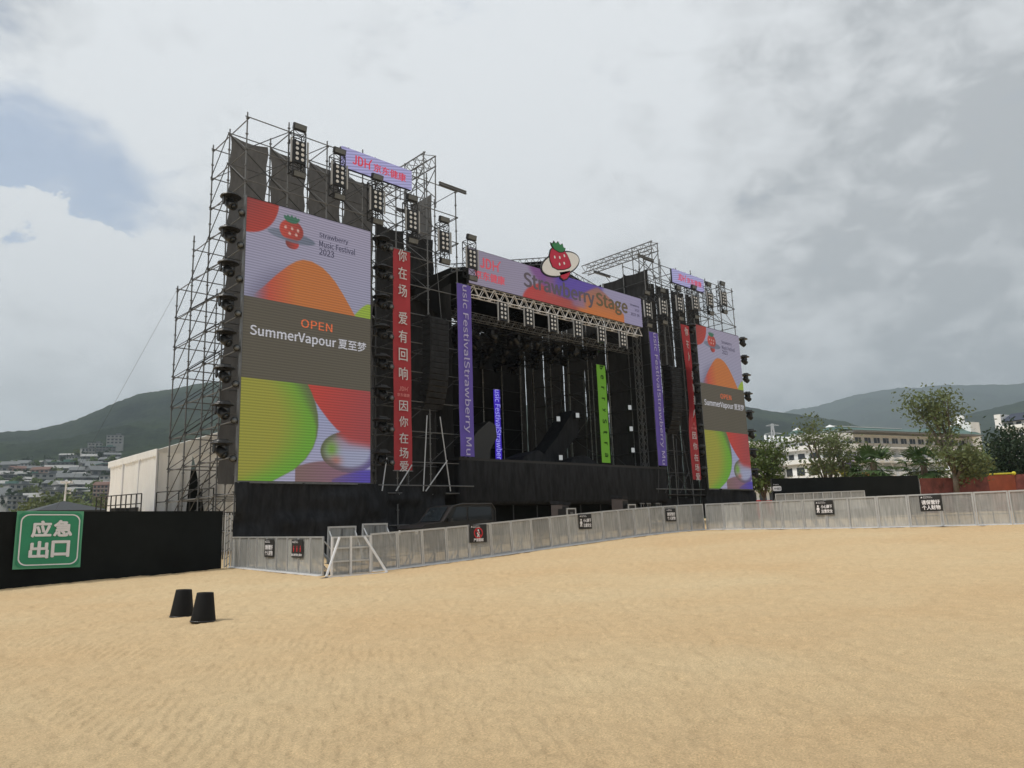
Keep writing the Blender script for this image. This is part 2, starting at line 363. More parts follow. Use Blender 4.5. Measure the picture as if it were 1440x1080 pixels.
def ridge_terrain(name, az0, az1, dn, dp, d1, prof, namp, seed, fall=1.6):
    """a hill mass: rises from distance dn to its crest at dp, drops behind; prof gives the crest's elevation angle by bearing"""
    na, nd = int((az1-az0)*(8 if dp < 1800 else 5)), 84
    az = np.linspace(az0, az1, na); dd = np.concatenate([np.linspace(dn, dp, nd*2//3), np.linspace(dp, d1, nd//3+1)[1:]]); nd = len(dd)
    A, Dd = np.meshgrid(az, dd, indexing='ij'); E = np.interp(A, [p[0] for p in prof], [p[1] for p in prof])
    X = np.sin(np.radians(A))*Dd; Y = np.cos(np.radians(A))*Dd
    crest = dp*np.tan(np.radians(E)); t = (Dd-dn)/(dp-dn)
    h = np.where(t <= 1, crest*np.clip(t, 0, 1)**1.25, crest*np.clip(1-((Dd-dp)/(d1-dp))**fall, 0, 1))
    edge = np.clip(t*3, 0, 1)
    n = fbm(X/420+seed, Y/420, 5)*namp+fbm(X/60+seed, Y/60, 3)*namp*.16
    can = 5.0*(dp/1700)*(np.abs(vnoise(X/(9*dp/1700)+seed, Y/(9*dp/1700)))+.6*np.abs(vnoise(X/(4.5*dp/1700), Y/(4.5*dp/1700)+seed)))
    Z = h*1.0+can*edge+n*edge*(1-.75*np.exp(-((t-1)/.12)**2))-4*(1-edge)
    V = np.stack([X, Y, Z], -1).reshape(-1, 3).tolist()
    fs = [(i*nd+j, i*nd+j+1, (i+1)*nd+j+1, (i+1)*nd+j) for i in range(na-1) for j in range(nd-1)]
    me = bpy.data.meshes.new(name); me.from_pydata(V, [], fs); me.update()
    struct(name, me, HM, True); return me
def hz_at(az, d, dn, dp, prof):
    E = np.interp(az, [p[0] for p in prof], [p[1] for p in prof]); return dp*math.tan(math.radians(E))*max(0, (d-dn)/(dp-dn))**1.25
LEFT_PROF = [(-60, 4), (-10, 6.0), (5, 6.6), (9, 7.0), (11, 7.3), (12.9, 7.9), (15, 9.0), (17, 9.85), (19, 10.25), (21, 10.75), (26, 11.4), (34, 10.5), (46, 9), (60, 5)]
ridge_terrain('wooded_hill', -70, 60, 260, 1700, 2800, LEFT_PROF, 46, 3.0)
ridge_terrain('near_green_hill', 52, 84, 700, 1900, 3000, [(52, 8.0), (58, 8.3), (61.1, 8.15), (63, 7.6), (66, 6.9), (68, 6.3), (70, 5.2), (74, 3.2), (84, 1)], 40, 8.0)
ridge_terrain('right_green_hill', 66, 110, 900, 2300, 3600, [(66, 2), (70, 4.8), (71.5, 5.4), (74, 6.0), (77, 6.6), (80, 7.1), (90, 8.6), (110, 6)], 50, 12.0)
ridge_terrain('far_misty_mountain', 48, 120, 2600, 5300, 6300, [(48, 5), (60, 6.6), (64.3, 7.5), (66.5, 7.9), (68.7, 8.3), (71, 8.45), (74, 8.3), (77, 7.9), (80, 7.7), (90, 7.5), (120, 7)], 120, 21.0)

# haze
hb = MB(); hb.box((0, 0, 470), (13000, 13000, 960+80)); hz = link('haze', hb.mesh('haze'), None); hz['kind'] = 'stuff'
hm = bpy.data.materials.new('haze_air'); hm.use_nodes = True; nt = hm.node_tree; nt.nodes.clear(); ho = nt.nodes.new('ShaderNodeOutputMaterial'); hv = nt.nodes.new('ShaderNodeVolumePrincipled')
hv.inputs['Color'].default_value = (.76, .90, 1.0, 1); hv.inputs['Density'].default_value = .00021; hv.inputs['Anisotropy'].default_value = .2
nt.links.new(hv.outputs[0], ho.inputs['Volume']); hz.data.materials.append(hm)
# ================================================================== the stage
YF = 31.05                       # plane of the front scaffold row
CX = 34.8                        # the stage is mirrored about this x
LIFT = 1.57
LEV = [20.7-LIFT*k for k in range(13)]
COLS = [13.4+2.07*k for k in range(7)]
def members(lst, name, matl, parent, most=95):
    """single parts for those nearest the camera, the rest of a large count as one part"""
    lst = sorted(lst, key=lambda m: (Vector(m[0])-Vector(CAM)).length)
    for a, b, r in lst[:most]:
        mb = MB(); mb.tube(a, b, r, 6); part(name, mb, matl, parent)
    if len(lst) > most:
        mb = MB()
        for a, b, r in lst[most:]: mb.tube(a, b, r, 6)
        o = part(name, mb, matl, parent); o['kind'] = 'stuff'

def standard(x, y, z0, z1, parent, m=None):
    mb = MB(); mb.tube((x, y, z0), (x, y, z1), .036, 8)
    z = z1-.3
    while z > z0+.3:
        mb.tube((x, y, z-.02), (x, y, z+.02), .07, 8); z -= LIFT/2
    mb.box((x, y, z0+.02), (.15, .15, .02))
    part('standard', mb, m or M['steel'], parent)

def tower(side):
    mx = (lambda x: x) if side == 'left' else (lambda x: 2*CX-x)
    t = thing('scaffold_tower', f'tall grey steel scaffold tower carrying the {side} video screen', 'scaffold tower', (mx(19.6), YF, 0.3 if side == 'left' else 1.1), 0, 'scaffold towers beside the stage')
    rows = {YF: 20.95, 33: 20.95, 35: 20.95, 37: 16.75, 39: 14.6}
    base = .3 if side == 'left' else 1.1
    led, brc = [], []
    for y, top in rows.items():
        for k in range(7 if y < 34 else 3):
            if side == 'right' and y > 34: continue
            standard(mx(COLS[k]), y, base, top+(.25 if k % 2 else 0), t)
    for y in (35, 37, 39, 41, 43): standard(mx(COLS[6]), y, base, 19.9, t, M['alu'] if side == 'right' else M['steel'])
    for k in (3, 4, 5): standard(mx(COLS[k]), 35, base, 20.3-.5*k+1.5, t)
    for z in LEV:
        if z < base+.5: continue
        for y, top in rows.items():
            if z > top: continue
            if y == 35 and z > 10: led.append(((mx(COLS[3]-.1), 34.95, z), (mx(COLS[6]+.1), 34.95, z), .027))
            if y < 34: led.append(((mx(COLS[0]-.12), y-.05, z), (mx(COLS[6]+.12), y-.05, z), .027))
            elif side == 'left': led.append(((COLS[0]-.1, y-.05, z), (COLS[2]+.1, y-.05, z), .027))
        if side == 'left':
            ymax = max(y for y, top in rows.items() if z <= top); led.append(((13.45, YF-.1, z-.06), (13.45, ymax+.1, z-.06), .027))
        for k in range(0 if side == 'right' else 1, 6): led.append(((mx(COLS[k])+.05, YF-.1, z-.06), (mx(COLS[k])+.05, 33.1, z-.06), .027))
        if z < 20: led.append(((mx(COLS[6])+.05, YF-.1, z-.06), (mx(COLS[6])+.05, 43.1, z-.06), .027))
    if side == 'left':
        for y in (35, 37, 39):
            for i, z in enumerate(LEV[:-1]):
                if z <= rows[y]+.1: brc.append(((13.34, y, LEV[i+1]), (13.34, y-2, z), .022)); brc.append(((13.4, y+.06, LEV[i+1]), (15.47, y+.06, z), .02))
                if z <= rows[y]+.1 and i % 2 == (y//2) % 2: brc.append(((15.5, y, LEV[i+1]), (15.5, y-2, z), .022)); brc.append(((15.47, y+.1, z), (17.54, y+.1, LEV[i+1]), .02))
                elif z <= rows[y]+.1 and y == 39: brc.append(((13.36, 37, LEV[i+1]), (15.4, 37, z), .022))
    for k, i in ((0, 0), (1, 1), (2, 0), (3, 1), (4, 0), (5, 1), (4, 2), (5, 3), (3, 3), (4, 4), (5, 5), (4, 6), (5, 7), (3, 5), (3, 7), (4, 8), (5, 9), (4, 10), (3, 9), (0, 1), (1, 0), (2, 1), (3, 0), (2, 2), (4, 1), (5, 0), (5, 2), (3, 2)):
        brc.append(((mx(COLS[k]), YF+.05, LEV[i+1]), (mx(COLS[k+1]), YF+.05, LEV[i]), .022))
        if i < 4: brc.append(((mx(COLS[k]), YF, LEV[i+1]), (mx(COLS[k]), 33, LEV[i]), .022)); brc.append(((mx(COLS[k+1]), 33.05, LEV[i+1]), (mx(COLS[k]), 33.05, LEV[i]), .022))
    for k in (3, 4, 5):
        for i in (0, 1, 2, 3, 4): brc.append(((mx(COLS[k]), 34.9, LEV[i+(k+i) % 2]), (mx(COLS[k+1]), 34.9, LEV[i+1-(k+i) % 2]), .022)); brc.append(((mx(COLS[k]), 33, LEV[i+1]), (mx(COLS[k]), 35, LEV[i]), .022))
    for i in range(2, 12, 2):
        for y in (33, 37, 41): brc.append(((mx(COLS[6]), y, LEV[i]), (mx(COLS[6]), y+2, LEV[i-1]), .022))
    members([(a, b, r*1.02) for a, b, r in led], 'ledger', M['steel_dark'] if side == 'right' else M['steel'], t); members([(a, b, r*1.0) for a, b, r in brc], 'brace', M['steel_dark'], t)
    # planks
    mb = MB(); mb.box((mx(22.8), 32, LEV[11]), (5.6, 1.7, .06)); part('deck_plank', mb, M['steel_dark'], t)
    return t
tower('left'); tower('right')
gw = MB(); gw.tube((13.4, 38.9, 14.5), (9.0, 46.5, .4), .006, 5); solo('guy_wire', gw, M['steel_dark'], 'thin steel guy wire slanting from the scaffold tower down to the left', 'wire')

# ---- cloth strips tied behind the scaffold
def cloth_strip(a, b, z0, z1, slack=.10, ny=46, nx=8, seed=0):
    """hanging strip between the plan points a and b with wavering edges"""
    a = Vector((a[0], a[1], 0)); b = Vector((b[0], b[1], 0)); d = b-a; n = Vector((-d.y, d.x, 0)).normalized(); vs = []
    for j in range(ny+1):
        z = z0+(z1-z0)*j/ny
        el = slack*abs(math.sin(z*1.9+seed))**1.5+.05*float(vnoise(z*1.1, seed+.5)); er = slack*abs(math.sin(z*1.9+seed+1.3))**1.5+.05*float(vnoise(z*1.3, seed+9.5))
        for i in range(nx+1):
            u = (el+(1-el-er)*i/nx) if d.length < 1 else (el/d.length+(1-(el+er)/d.length)*i/nx)
            p = a+d*u+n*(.10*float(vnoise(u*d.length*1.6+seed, z*.5))+.05*float(vnoise(u*d.length*4+seed*3, z*1.4)))
            sag = .12*math.sin(PI*u)*(1 if j == ny else 0)
            vs.append((p.x, p.y, z-sag))
    mb = MB(); mb.add(vs, [(j*(nx+1)+i, j*(nx+1)+i+1, (j+1)*(nx+1)+i+1, (j+1)*(nx+1)+i) for j in range(ny) for i in range(nx)]); return mb
GC = 'mesh cloths hung on the scaffold'
for k in range(4):
    mb = cloth_strip((COLS[k]+.06, 33.12), (COLS[k+1]-.06, 33.12), 3.9, 20.72-.1*(k > 2), seed=k+1)
    solo('mesh_cloth', mb, M['mesh_l'], f'{ORD[k]} grey mesh cloth from the left behind the upper left scaffold tower', 'cloth', GC, smooth=True)
for k in range(4, 6):
    mb = cloth_strip((COLS[k]+.06, 33.12), (COLS[k+1]-.06, 33.12), 1.5, 18.4, seed=k+3, slack=.06)
    solo('mesh_cloth', mb, M['mesh_d'], f'dark mesh cloth {"beside" if k == 4 else "left of"} the line array in the left tower', 'cloth', GC, smooth=True)
mb = cloth_strip((25.88, 33.4), (25.88, 35.5), 15.4, 21.5, seed=4, slack=.05)
solo('mesh_cloth', mb, M['mesh_l'], 'narrow pale grey cloth hung edgeways above the left inner scaffold', 'cloth', GC, smooth=True)
for k in range(6):
    x0, x1 = 2*CX-COLS[k+1], 2*CX-COLS[k]
    mb = cloth_strip((x0+.04, 33.12), (x1-.04, 33.12), 1.8, 20.2 if k != 0 else 16.2, seed=k+11, slack=.05)
    solo('mesh_cloth', mb, M['mesh_d'], f'{ORD[5-k]} dark mesh cloth from the stage behind the right scaffold tower', 'cloth', GC, smooth=True)
for k in range(7):
    y0 = 30.9+2.2*k
    mb = cloth_strip((43.95, y0+.01), (43.95, y0+2.18), 5.2, 20.0-.03*k, seed=k+21, slack=.022)
    solo('mesh_cloth', mb, M['mesh_d'], f'{ORD[k]} dark cloth from the front on the right inner wall of the stage', 'cloth', GC, smooth=True)
for k in range(8):
    x0 = 26.2+2.2*k
    mb = cloth_strip((x0+.0, 44.6), (x0+2.19, 44.6), 5.2, 17.4, seed=k+31, slack=.014)
    solo('mesh_cloth', mb, M['mesh_d'], f'{ORD[k]} dark cloth from the left along the back wall of the stage', 'cloth', GC, smooth=True)
for k in range(5):
    y0 = 31.5+2.6*k
    mb = cloth_strip((25.75, y0), (25.75, y0+2.55), 1.2, 15.3, seed=k+41, slack=.03)
    solo('mesh_cloth', mb, M['mesh_d'], f'{ORD[k]} dark cloth from the front on the left inner wall of the stage', 'cloth', GC, smooth=True)
mb = MB(); mb.add([(24.5, 46.2, .9), (45.5, 46.2, .9), (45.5, 46.2, 17.6), (24.5, 46.2, 17.6), (24.5, 46.3, .9), (45.5, 46.3, .9), (45.5, 46.3, 17.6), (24.5, 46.3, 17.6)], [(0, 1, 2, 3), (7, 6, 5, 4), (0, 4, 5, 1), (3, 2, 6, 7), (0, 3, 7, 4), (1, 5, 6, 2)])
solo('light_blocking_sheet', mb, M['mesh_d'], 'wide dark sheet added behind the stage to block light through the gaps', 'cloth')  # added sheet that keeps daylight out of the gaps in the back wall
# inner scaffold along the back wall
t = thing('back_scaffold', 'dark scaffold frame standing against the back wall of the stage', 'scaffold', (35, 44, 5.3))
for k in range(9): standard(26.6+2.1*k, 44.2, 5.35, 16.5, t, M['alu'])
members([((26.4, 44.15, z), (43.7, 44.15, z), .027) for z in (6.2, 7.8, 9.4, 11, 12.6, 14.2, 15.8)], 'ledger', M['steel'], t)
members([((26.6+2.1*k, 44.1, 6.2+1.6*(k % 3)), (28.7+2.1*k, 44.1, 7.8+1.6*(k % 3)), .022) for k in range(8)], 'brace', M['steel_dark'], t)
# stacked gear frames on the right of the deck (dark scaffold stairs)
t = thing('backstage_scaffold', 'dark scaffold bay with crossing braces inside the right of the stage', 'scaffold', (42.3, 37, 5.3))
for x in (41.4, 43.2):
    for y in (34.6, 37, 39.4): standard(x, y, 5.35, 13.2, t)
members([((41.3, y, z), (43.3, y, z), .027) for y in (34.6, 37, 39.4) for z in (6.4, 8, 9.6, 11.2, 12.8)]+[((41.4, 34.5, z), (41.4, 39.5, z), .027) for z in (6.4, 8, 9.6, 11.2, 12.8)], 'ledger', M['steel_dark'], t)
members([((41.36, 34.6+2.4*(i % 2), z), (41.36, 37+2.4*(i % 2), z+1.6), .024) for i, z in enumerate((6.4, 8, 9.6, 11.2, 6.4))]+[((41.33, 39.4, 5.4), (41.33, 34.6, 9.6), .024)], 'brace', M['steel'], t)

# ---- stage deck, roof, skirts
t = thing('stage_deck', 'long black cloth-fronted stage deck under the roof', 'stage', (35, 31, 1.0))
mb = MB(); mb.box((35.05, 38, 5.27), (19.0, 14.2, .14)); part('deck_top', mb, M['black'], t)
pr = [(0, 5.2), (-.02, 3.1), (.12, 2.86), (.5, 2.8), (.5, 5.2)]
mb = MB(); nx = 60; vs = []
for i in range(nx+1):
    x = 25.62+18.86*i/nx
    for k, (dy, z) in enumerate(pr): vs.append((x, 30.9+dy+(.025*float(vnoise(x*1.3, k*.7)) if k < 3 else 0), z))
n = len(pr); mb.add(vs, [(i*n+k, i*n+k+1, (i+1)*n+k+1, (i+1)*n+k) for i in range(nx) for k in range(n-1)]+[tuple(range(n))[::-1], tuple(nx*n+k for k in range(n))])
part('front_skirt', mb, M['blackcloth'], t, True)
mb = MB(); mb.box((35.05, 32.6, 1.9), (18.6, .1, 2.2)); part('lower_skirt', mb, M['wallcloth'], t)
for i in range(10):
    mb = MB(); mb.tube((26.2+1.95*i, 31.6, .6), (26.2+1.95*i, 31.6, 2.82), .04); part('leg', mb, M['steel_dark'], t)

t = thing('stage_roof', 'black gabled sheet roof spanning the two scaffold towers', 'roof', (CX, 38, 15.3))
prof = [(23.9, 15.2), (26.4, 16.6), (CX, 18.95), (43.4, 17.2), (43.4, 16.9), (CX, 18.6), (26.4, 16.2), (23.9, 14.9)]
mb = MB(); mb.prism([(x, z) for x, z in prof], (0, 32.4, 0), (1, 0, 0), (0, 0, 1), 12.5)
mb.v = [(x, 2*32.4-y if y < 32.3 else y, z) for x, y, z in mb.v]; 
mb = MB()
k = len(prof); mb.add([(x, 32.4, z) for x, z in prof]+[(x, 45, z) for x, z in prof], [tuple(range(k))[::-1], tuple(range(k, 2*k))]+[(i, (i+1) % k, k+(i+1) % k, k+i) for i in range(k)])
part('roof_sheet', mb, M['roofcloth'], t)
mb = MB(); mb.add([(23.9, 32.5, 15.1), (26.45, 32.5, 16.5), (26.45, 32.5, 5.3), (25.9, 32.5, 5.3), (25.7, 32.5, 13.6), (23.9, 32.5, 14.4)], [(0, 1, 2, 3, 4, 5)]); part('side_sheet', mb, M['roofcloth'], t)
for sgn, x1 in ((-1, 26.4), (1, 43.4)):
    z1 = 16.6 if sgn < 0 else 17.2; mb = MB()
    mb.tube((CX, 32.3, 19.15), (x1, 32.3, z1+.2), .03); mb.tube((CX, 32.3, 18.7), (x1, 32.3, z1-.25), .03)
    for i in range(14):
        a, b = i/14, (i+1)/14; L_ = lambda u, o: (CX+(x1-CX)*u, 32.3, 19.15+(z1+.2-19.15)*u-o)
        mb.tube(L_(a, .45), L_((a+b)/2, 0), .018, 5); mb.tube(L_((a+b)/2, 0), L_(b, .45), .018, 5)
    part('edge_truss', mb, M['steel'], t)

def drape(x0, x1, y, z0f, z1, amp=.12, nx=60, nz=12, seed=0, top=None):
    vs = []
    for i in range(nx+1):
        x = x0+(x1-x0)*i/nx
        for j in range(nz+1):
            v = j/nz; zt = z1+(0 if top is None else top(x)); z = z0f(x)+(zt-z0f(x))*v
            vs.append((x, y+amp*float(fbm(x*1.1+seed, z*.3+seed, 4))+amp*.35*abs(float(vnoise(x*.8+z*.9, z*.8-x*.3+seed)))+amp*.8*float(vnoise(x*.5, z*1.9+seed)), z))
    mb = MB(); mb.add(vs, [(i*(nz+1)+j, (i+1)*(nz+1)+j, (i+1)*(nz+1)+j+1, i*(nz+1)+j+1) for i in range(nx) for j in range(nz)]); return mb
solo('cloth_skirt', drape(13.3, 24.4, 30.86, lambda x: gz(x, 31)-.02, 3.84, seed=2, nx=150, nz=30, amp=.42), M['blackcloth'], 'creased black cloth skirt under the left video screen', 'cloth skirt', smooth=True)
solo('cloth_skirt', drape(49.4, 56.6, 30.86, lambda x: 1.0, 3.9, seed=8, amp=.2), M['blackcloth'], 'black cloth skirt under the right video screen', 'cloth skirt', smooth=True)
solo('cloth_skirt', drape(44.6, 49.4, 31.4, lambda x: 1.0, 3.2, seed=12, amp=.2), M['blackcloth'], 'low dark cloth between the deck and the right video screen', 'cloth skirt', smooth=True)

# ---- LED pictures
def grid_image(x0, x1, z0, z1, nx, nz, fn, name):
    """LED face in the plane y=0: one vertex per block of diodes, fn(u, v) with v from the top returns sRGB 0..255"""
    u, v = np.meshgrid(np.linspace(0, 1, nx), np.linspace(0, 1, nz), indexing='ij')
    c = np.stack(fn(u, v), -1)/255.0; c = np.where(c <= .04045, c/12.92, ((np.clip(c, 0, 1)+.055)/1.055)**2.4)
    V = np.stack([x0+(x1-x0)*u, 0*u, z1+(z0-z1)*v], -1).reshape(-1, 3)
    me = bpy.data.meshes.new(name); fs = [(i*nz+j, i*nz+j+1, (i+1)*nz+j+1, (i+1)*nz+j) for i in range(nx-1) for j in range(nz-1)]
    me.from_pydata(V.tolist(), [], fs); a = me.color_attributes.new('picture', 'FLOAT_COLOR', 'POINT')
    a.data.foreach_set('color', np.concatenate([c.reshape(-1, 3), np.ones((len(V), 1))], 1).astype('f4').ravel()); me.update(); return me
class Paint:
    def __init__(s, u, v): s.u, s.v = u, v; s.c = [np.zeros_like(u) for _ in range(3)]
    def fill(s, m, col): 
        m = np.clip(m, 0, 1)
        s.c = [a*(1-m)+m*b for a, b in zip(s.c, col)]
def grad(t, a, b): return [x+(y-x)*np.clip(t, 0, 1) for x, y in zip(a, b)]
def emblem(P, cx, cy, s, ar):
    """festival fruit mark with a ring, drawn in display units (x across 1, y down 1/ar)"""
    x = (P.u-cx)/s; y = (P.v-cy)*ar/s; e = .03/s*.18
    def ell(a, b, rot=0, ox=0, oy=0):
        c_, s_ = math.cos(rot), math.sin(rot); X = (x-ox)*c_+(y-oy)*s_; Y = -(x-ox)*s_+(y-oy)*c_
        return np.sqrt((X/a)**2+(Y/b)**2)
    soft = lambda q: ss(1.06, .94, q)
    P.fill(soft(ell(.28, .24, 0, .04, .36)), grad((x+.3)/.6, (110, 60, 58), (190, 66, 62)))
    P.fill(soft(ell(1.0, .22, .04, .02, .10))*.85, grad((x+1)/2, (112, 120, 136), (96, 106, 122)))
    P.fill(soft(ell(.50, .44, 0, 0, -.16))*(1-ss(.17, .22, y+.12*x*x)), grad((x+.4)/.9, (186, 72, 62), (150, 60, 54)))
    for ox, oy in ((-.25, -.24), (.02, -.24), (.27, -.22), (-.08, -.02), (.2, -.02)): P.fill(soft(ell(.055, .07, 0, ox, oy)), (205, 160, 150))
    for a in (-.9, -.45, 0, .45, .9): P.fill(soft(ell(.075, .17, a*.9, .0+.26*math.sin(a), -.55-.07*math.cos(a))), (60, 110, 88))
def screen_fn(u, v):
    P = Paint(u, v)
    bgc = grad(v*1.1, (158, 152, 172), (140, 148, 176)); bgc = [a+0*u for a in bgc]; P.c = bgc
    # top left blob
    r = np.hypot((u-.0)/.235, (v+.008)/.137); P.fill(ss(1.012, .988, r), grad(r, (142, 62, 62), (170, 62, 54)))
    # soft shadow and mound
    sh = np.hypot((u-.40)/.42, (v-.43)/.21); P.fill(ss(1.15, .7, sh)*.75*(u < .45), (108, 104, 128))
    top = np.interp(u, [.0, .05, .13, .23, .32, .38, .43, .50, .585, .64, .69, .76, .83, .88, 1.0], [.39, .362, .322, .264, .219, .196, .185, .184, .198, .218, .241, .286, .337, .375, .45])
    P.fill(ss(-.003, .003, v-top)*np.clip((u-.06)/.12, 0, 1), grad((u-.12)/.26+(v-.3)*-.4, (186, 74, 68), (188, 112, 60)))
    top2 = .305+.11*np.clip((.98-u)/.2, 0, 2)**1.4; P.fill(ss(-.003, .003, v-top2)*(u > .72)*(v < top), (146, 172, 62))
    emblem(P, .335, .098, .185, 12.75/6.5)
    # lower picture
    low = v > .65
    Q = Paint(u, v); Q.c = [a+0*u for a in grad((v-.65)/.35, (146, 154, 186), (166, 164, 190))]
    # glass bubble
    b = np.hypot((u-.825)/.235, (v-.888)/.076); inb = ss(1.01, .99, b)
    Q.fill(inb, grad((v-.83)/.06, (150, 118, 130), (156, 160, 186)))
    Q.fill(inb*ss(.66, 1.0, b), grad((u-.58)/.5, (88, 92, 66), (112, 98, 140)))
    Q.fill(inb*np.exp(-(((u-.675)/.05)**2+((v-.88)/.03)**2)), (110, 152, 62))
    Q.fill(inb*np.exp(-(((u-.71)/.05)**2+((v-.922)/.018)**2))*.8, (168, 104, 88))
    Q.fill(inb*ss(.62, .95, b)*ss(.88, .93, v+.10*(u-.8)), grad((u-.66)/.3, (110, 88, 86), (98, 88, 138)))
    Q.fill(inb*ss(.035, .0, v-np.interp(u, [0, .455, .50, .58, .65, .72, .82, 1.0], [.6, .652, .682, .735, .775, .808, .836, .848]))*ss(.62, .74, u)*.8, (170, 66, 66))
    # red hill hanging from the band
    rb = np.interp(u, [0, .455, .50, .58, .65, .72, .82, 1.0], [.6, .652, .682, .735, .775, .808, .836, .848])
    Q.fill(ss(.005, -.005, v-rb)*(u > .455), grad((u-.47)/.5+(v-.65)*.6, (190, 64, 54), (158, 68, 70)))
    # mauve and violet mounds
    P2 = .925+.33*(u-.66)**2*1.1; Q.fill(ss(-.003, .003, v-P2)*(u > .40)*ss(.99, 1.01, b), grad((u-.42)/.45, (126, 100, 98), (136, 98, 122)))
    pv = .952+.24*np.clip(.98-u, 0, 1)**1.5; Q.fill(ss(-.006, .006, v-pv)*(u > .68), grad((u-.68)/.25, (104, 84, 128), (84, 72, 162)))
    # lime disc, soft at its upper right
    edge = np.interp(v, [.64, .68, .72, .76, .80, .84, .88, .92, .96, 1.0], [.47, .515, .548, .566, .570, .560, .532, .478, .39, .24])
    soft_ = np.interp(v, [.64, .72, .80, .86], [.16, .12, .03, .008])
    Q.fill(ss(.006, -.006, u-edge), (96, 108, 72)); Q.fill(ss(.0, -1.0, (u-edge)/soft_), grad(ss(-.34, -.02, u-edge), (150, 148, 60), (104, 160, 52)))
    P.c = [np.where(low, q, p) for p, q in zip(P.c, Q.c)]
    band = (v > .363) & (v < .652); bc = grad(v*1.2, (88, 81, 71), (90, 86, 74))
    P.c = [np.where(band, b_, p) for p, b_ in zip(P.c, bc)]
    return P.c
TEXT_CACHE = {}
try: FONT = bpy.data.fonts.load(bpy.utils.system_resource('DATAFILES', path='fonts')+'/Noto Sans CJK Regular.woff2')   # the grotesque that ships with Blender
except Exception: FONT = None
def text_shape(body, bold=0.0, spacing=1.0):
    key = (body, bold, spacing)
    if key in TEXT_CACHE: return TEXT_CACHE[key]
    c = bpy.data.curves.new('lettering', 'FONT'); c.body = body
    if FONT: c.font = FONT
    c.body = body; c.resolution_u = 3; c.space_character = spacing
    o = bpy.data.objects.new('lettering', c); COL.objects.link(o); bpy.context.view_layer.update()
    me = bpy.data.meshes.new_from_object(o.evaluated_get(bpy.context.evaluated_depsgraph_get()))
    v = np.array([p.co[:2] for p in me.vertices]); f = [tuple(p.vertices) for p in me.polygons]
    bpy.data.objects.remove(o); bpy.data.curves.remove(c); bpy.data.meshes.remove(me)
    lo, hi = v.min(0), v.max(0); TEXT_CACHE[key] = ((v-(lo+hi)/2), f, hi-lo); return TEXT_CACHE[key]
def text(mb, body, o, ex, ey, w=None, h=None, bold=.02, spacing=1.0, rot=False, keep=False):
    """flat lettering centred at o, fitted to w x h along ex, ey; rot turns it a quarter clockwise"""
    v, f, sz = text_shape(body, bold, spacing); o = Vector(o); ex = Vector(ex); ey = Vector(ey)
    if rot: ex, ey = -ey, ex
    sx = w/sz[0] if w else None; sy = h/sz[1] if h else None
    if sx is None: sx = sy
    if sy is None: sy = sx
    if keep: sx = sy = min(sx, sy)
    nz = ex.cross(ey).normalized(); k = bold*sz[1]*sy*1.3
    for i, (dx, dy) in enumerate(((0, 0), (-k, 0), (k, 0), (0, k*.7), (0, -k*.7)) if bold > .001 else ((0, 0),)):      # heavier strokes: the outline laid again beside itself
        mb.add([o+ex*(x*sx+dx)+ey*(y*sy+dy)+nz*(.0012*i) for x, y in v], f)
    return mb
EX, EZ = (1, 0, 0), (0, 0, 1)

led_pic = emis('led_picture', None, .70, (.125, .22, 0), attr='picture', base=.03)
led_k = emis('led_dark_letters', rgb(56, 54, 74), 1.0); led_w = emis('led_white_letters', rgb(172, 172, 178), 1.0, (.125, .2, 0)); led_o = emis('led_orange_letters', rgb(196, 96, 58), 1.0, (.125, .2, 0)); led_r = emis('led_red_letters', rgb(196, 58, 74), 1.0)
pic = grid_image(-3.26, 3.26, 3.9, 16.66, 175, 330, screen_fn, 'led_face'); pic.materials.append(led_pic)
def make_screen():
    t = thing('video_screen', 'x', 'video screen', (0, 0, 0), 0, 'tall video screens')
    o = link('led_face', pic, None, t)
    mb = MB(); mb.box((0, .1, 10.28), (6.56, .14, 12.86)); part('cabinet', mb, M['black_m'], t, local=True)
    mb = MB(); mb.box((0, .02, 3.84), (6.56, .12, .09)); mb.box((-3.31, .04, 10.28), (.06, .14, 12.9)); part('edge_trim', mb, M['steel'], t, local=True)
    def U(u): return -3.26+6.52*u
    def Zv(v): return 16.66-12.76*v
    mb = MB(); y = -.03
    for body, v, w in (('Strawberry', .073, 1.58), ('Music Festival', .105, 1.98), ('2023', .137, .80)):
        text(mb, body, (U(.555)+w/2, y, Zv(v)), EX, EZ, w, .32, .015)
    part('lettering', mb, led_k, t, local=True)
    mb = MB(); text(mb, 'OPEN', (U(.545), y, Zv(.428)), EX, EZ, 1.62, .40, .012); part('lettering', mb, led_o, t, local=True)
    mb = MB(); text(mb, 'SummerVapour', (U(.375), y, Zv(.487)), EX, EZ, 4.25, .56, .018); text(mb, '夏至梦', (U(.84), y, Zv(.482)), EX, EZ, 1.55, .48, .012); part('lettering', mb, led_w, t, local=True)
    return t
vs_ = make_screen(); st = []
place(vs_, st, (16.67, 30.8, 0), 0, 'tall video screen on the left tower showing a fruit emblem and opening act', 'tall video screens')
place(vs_, st, (52.95, 30.8, 0), 0, 'tall video screen on the right tower with the same picture, seen further away', 'tall video screens')

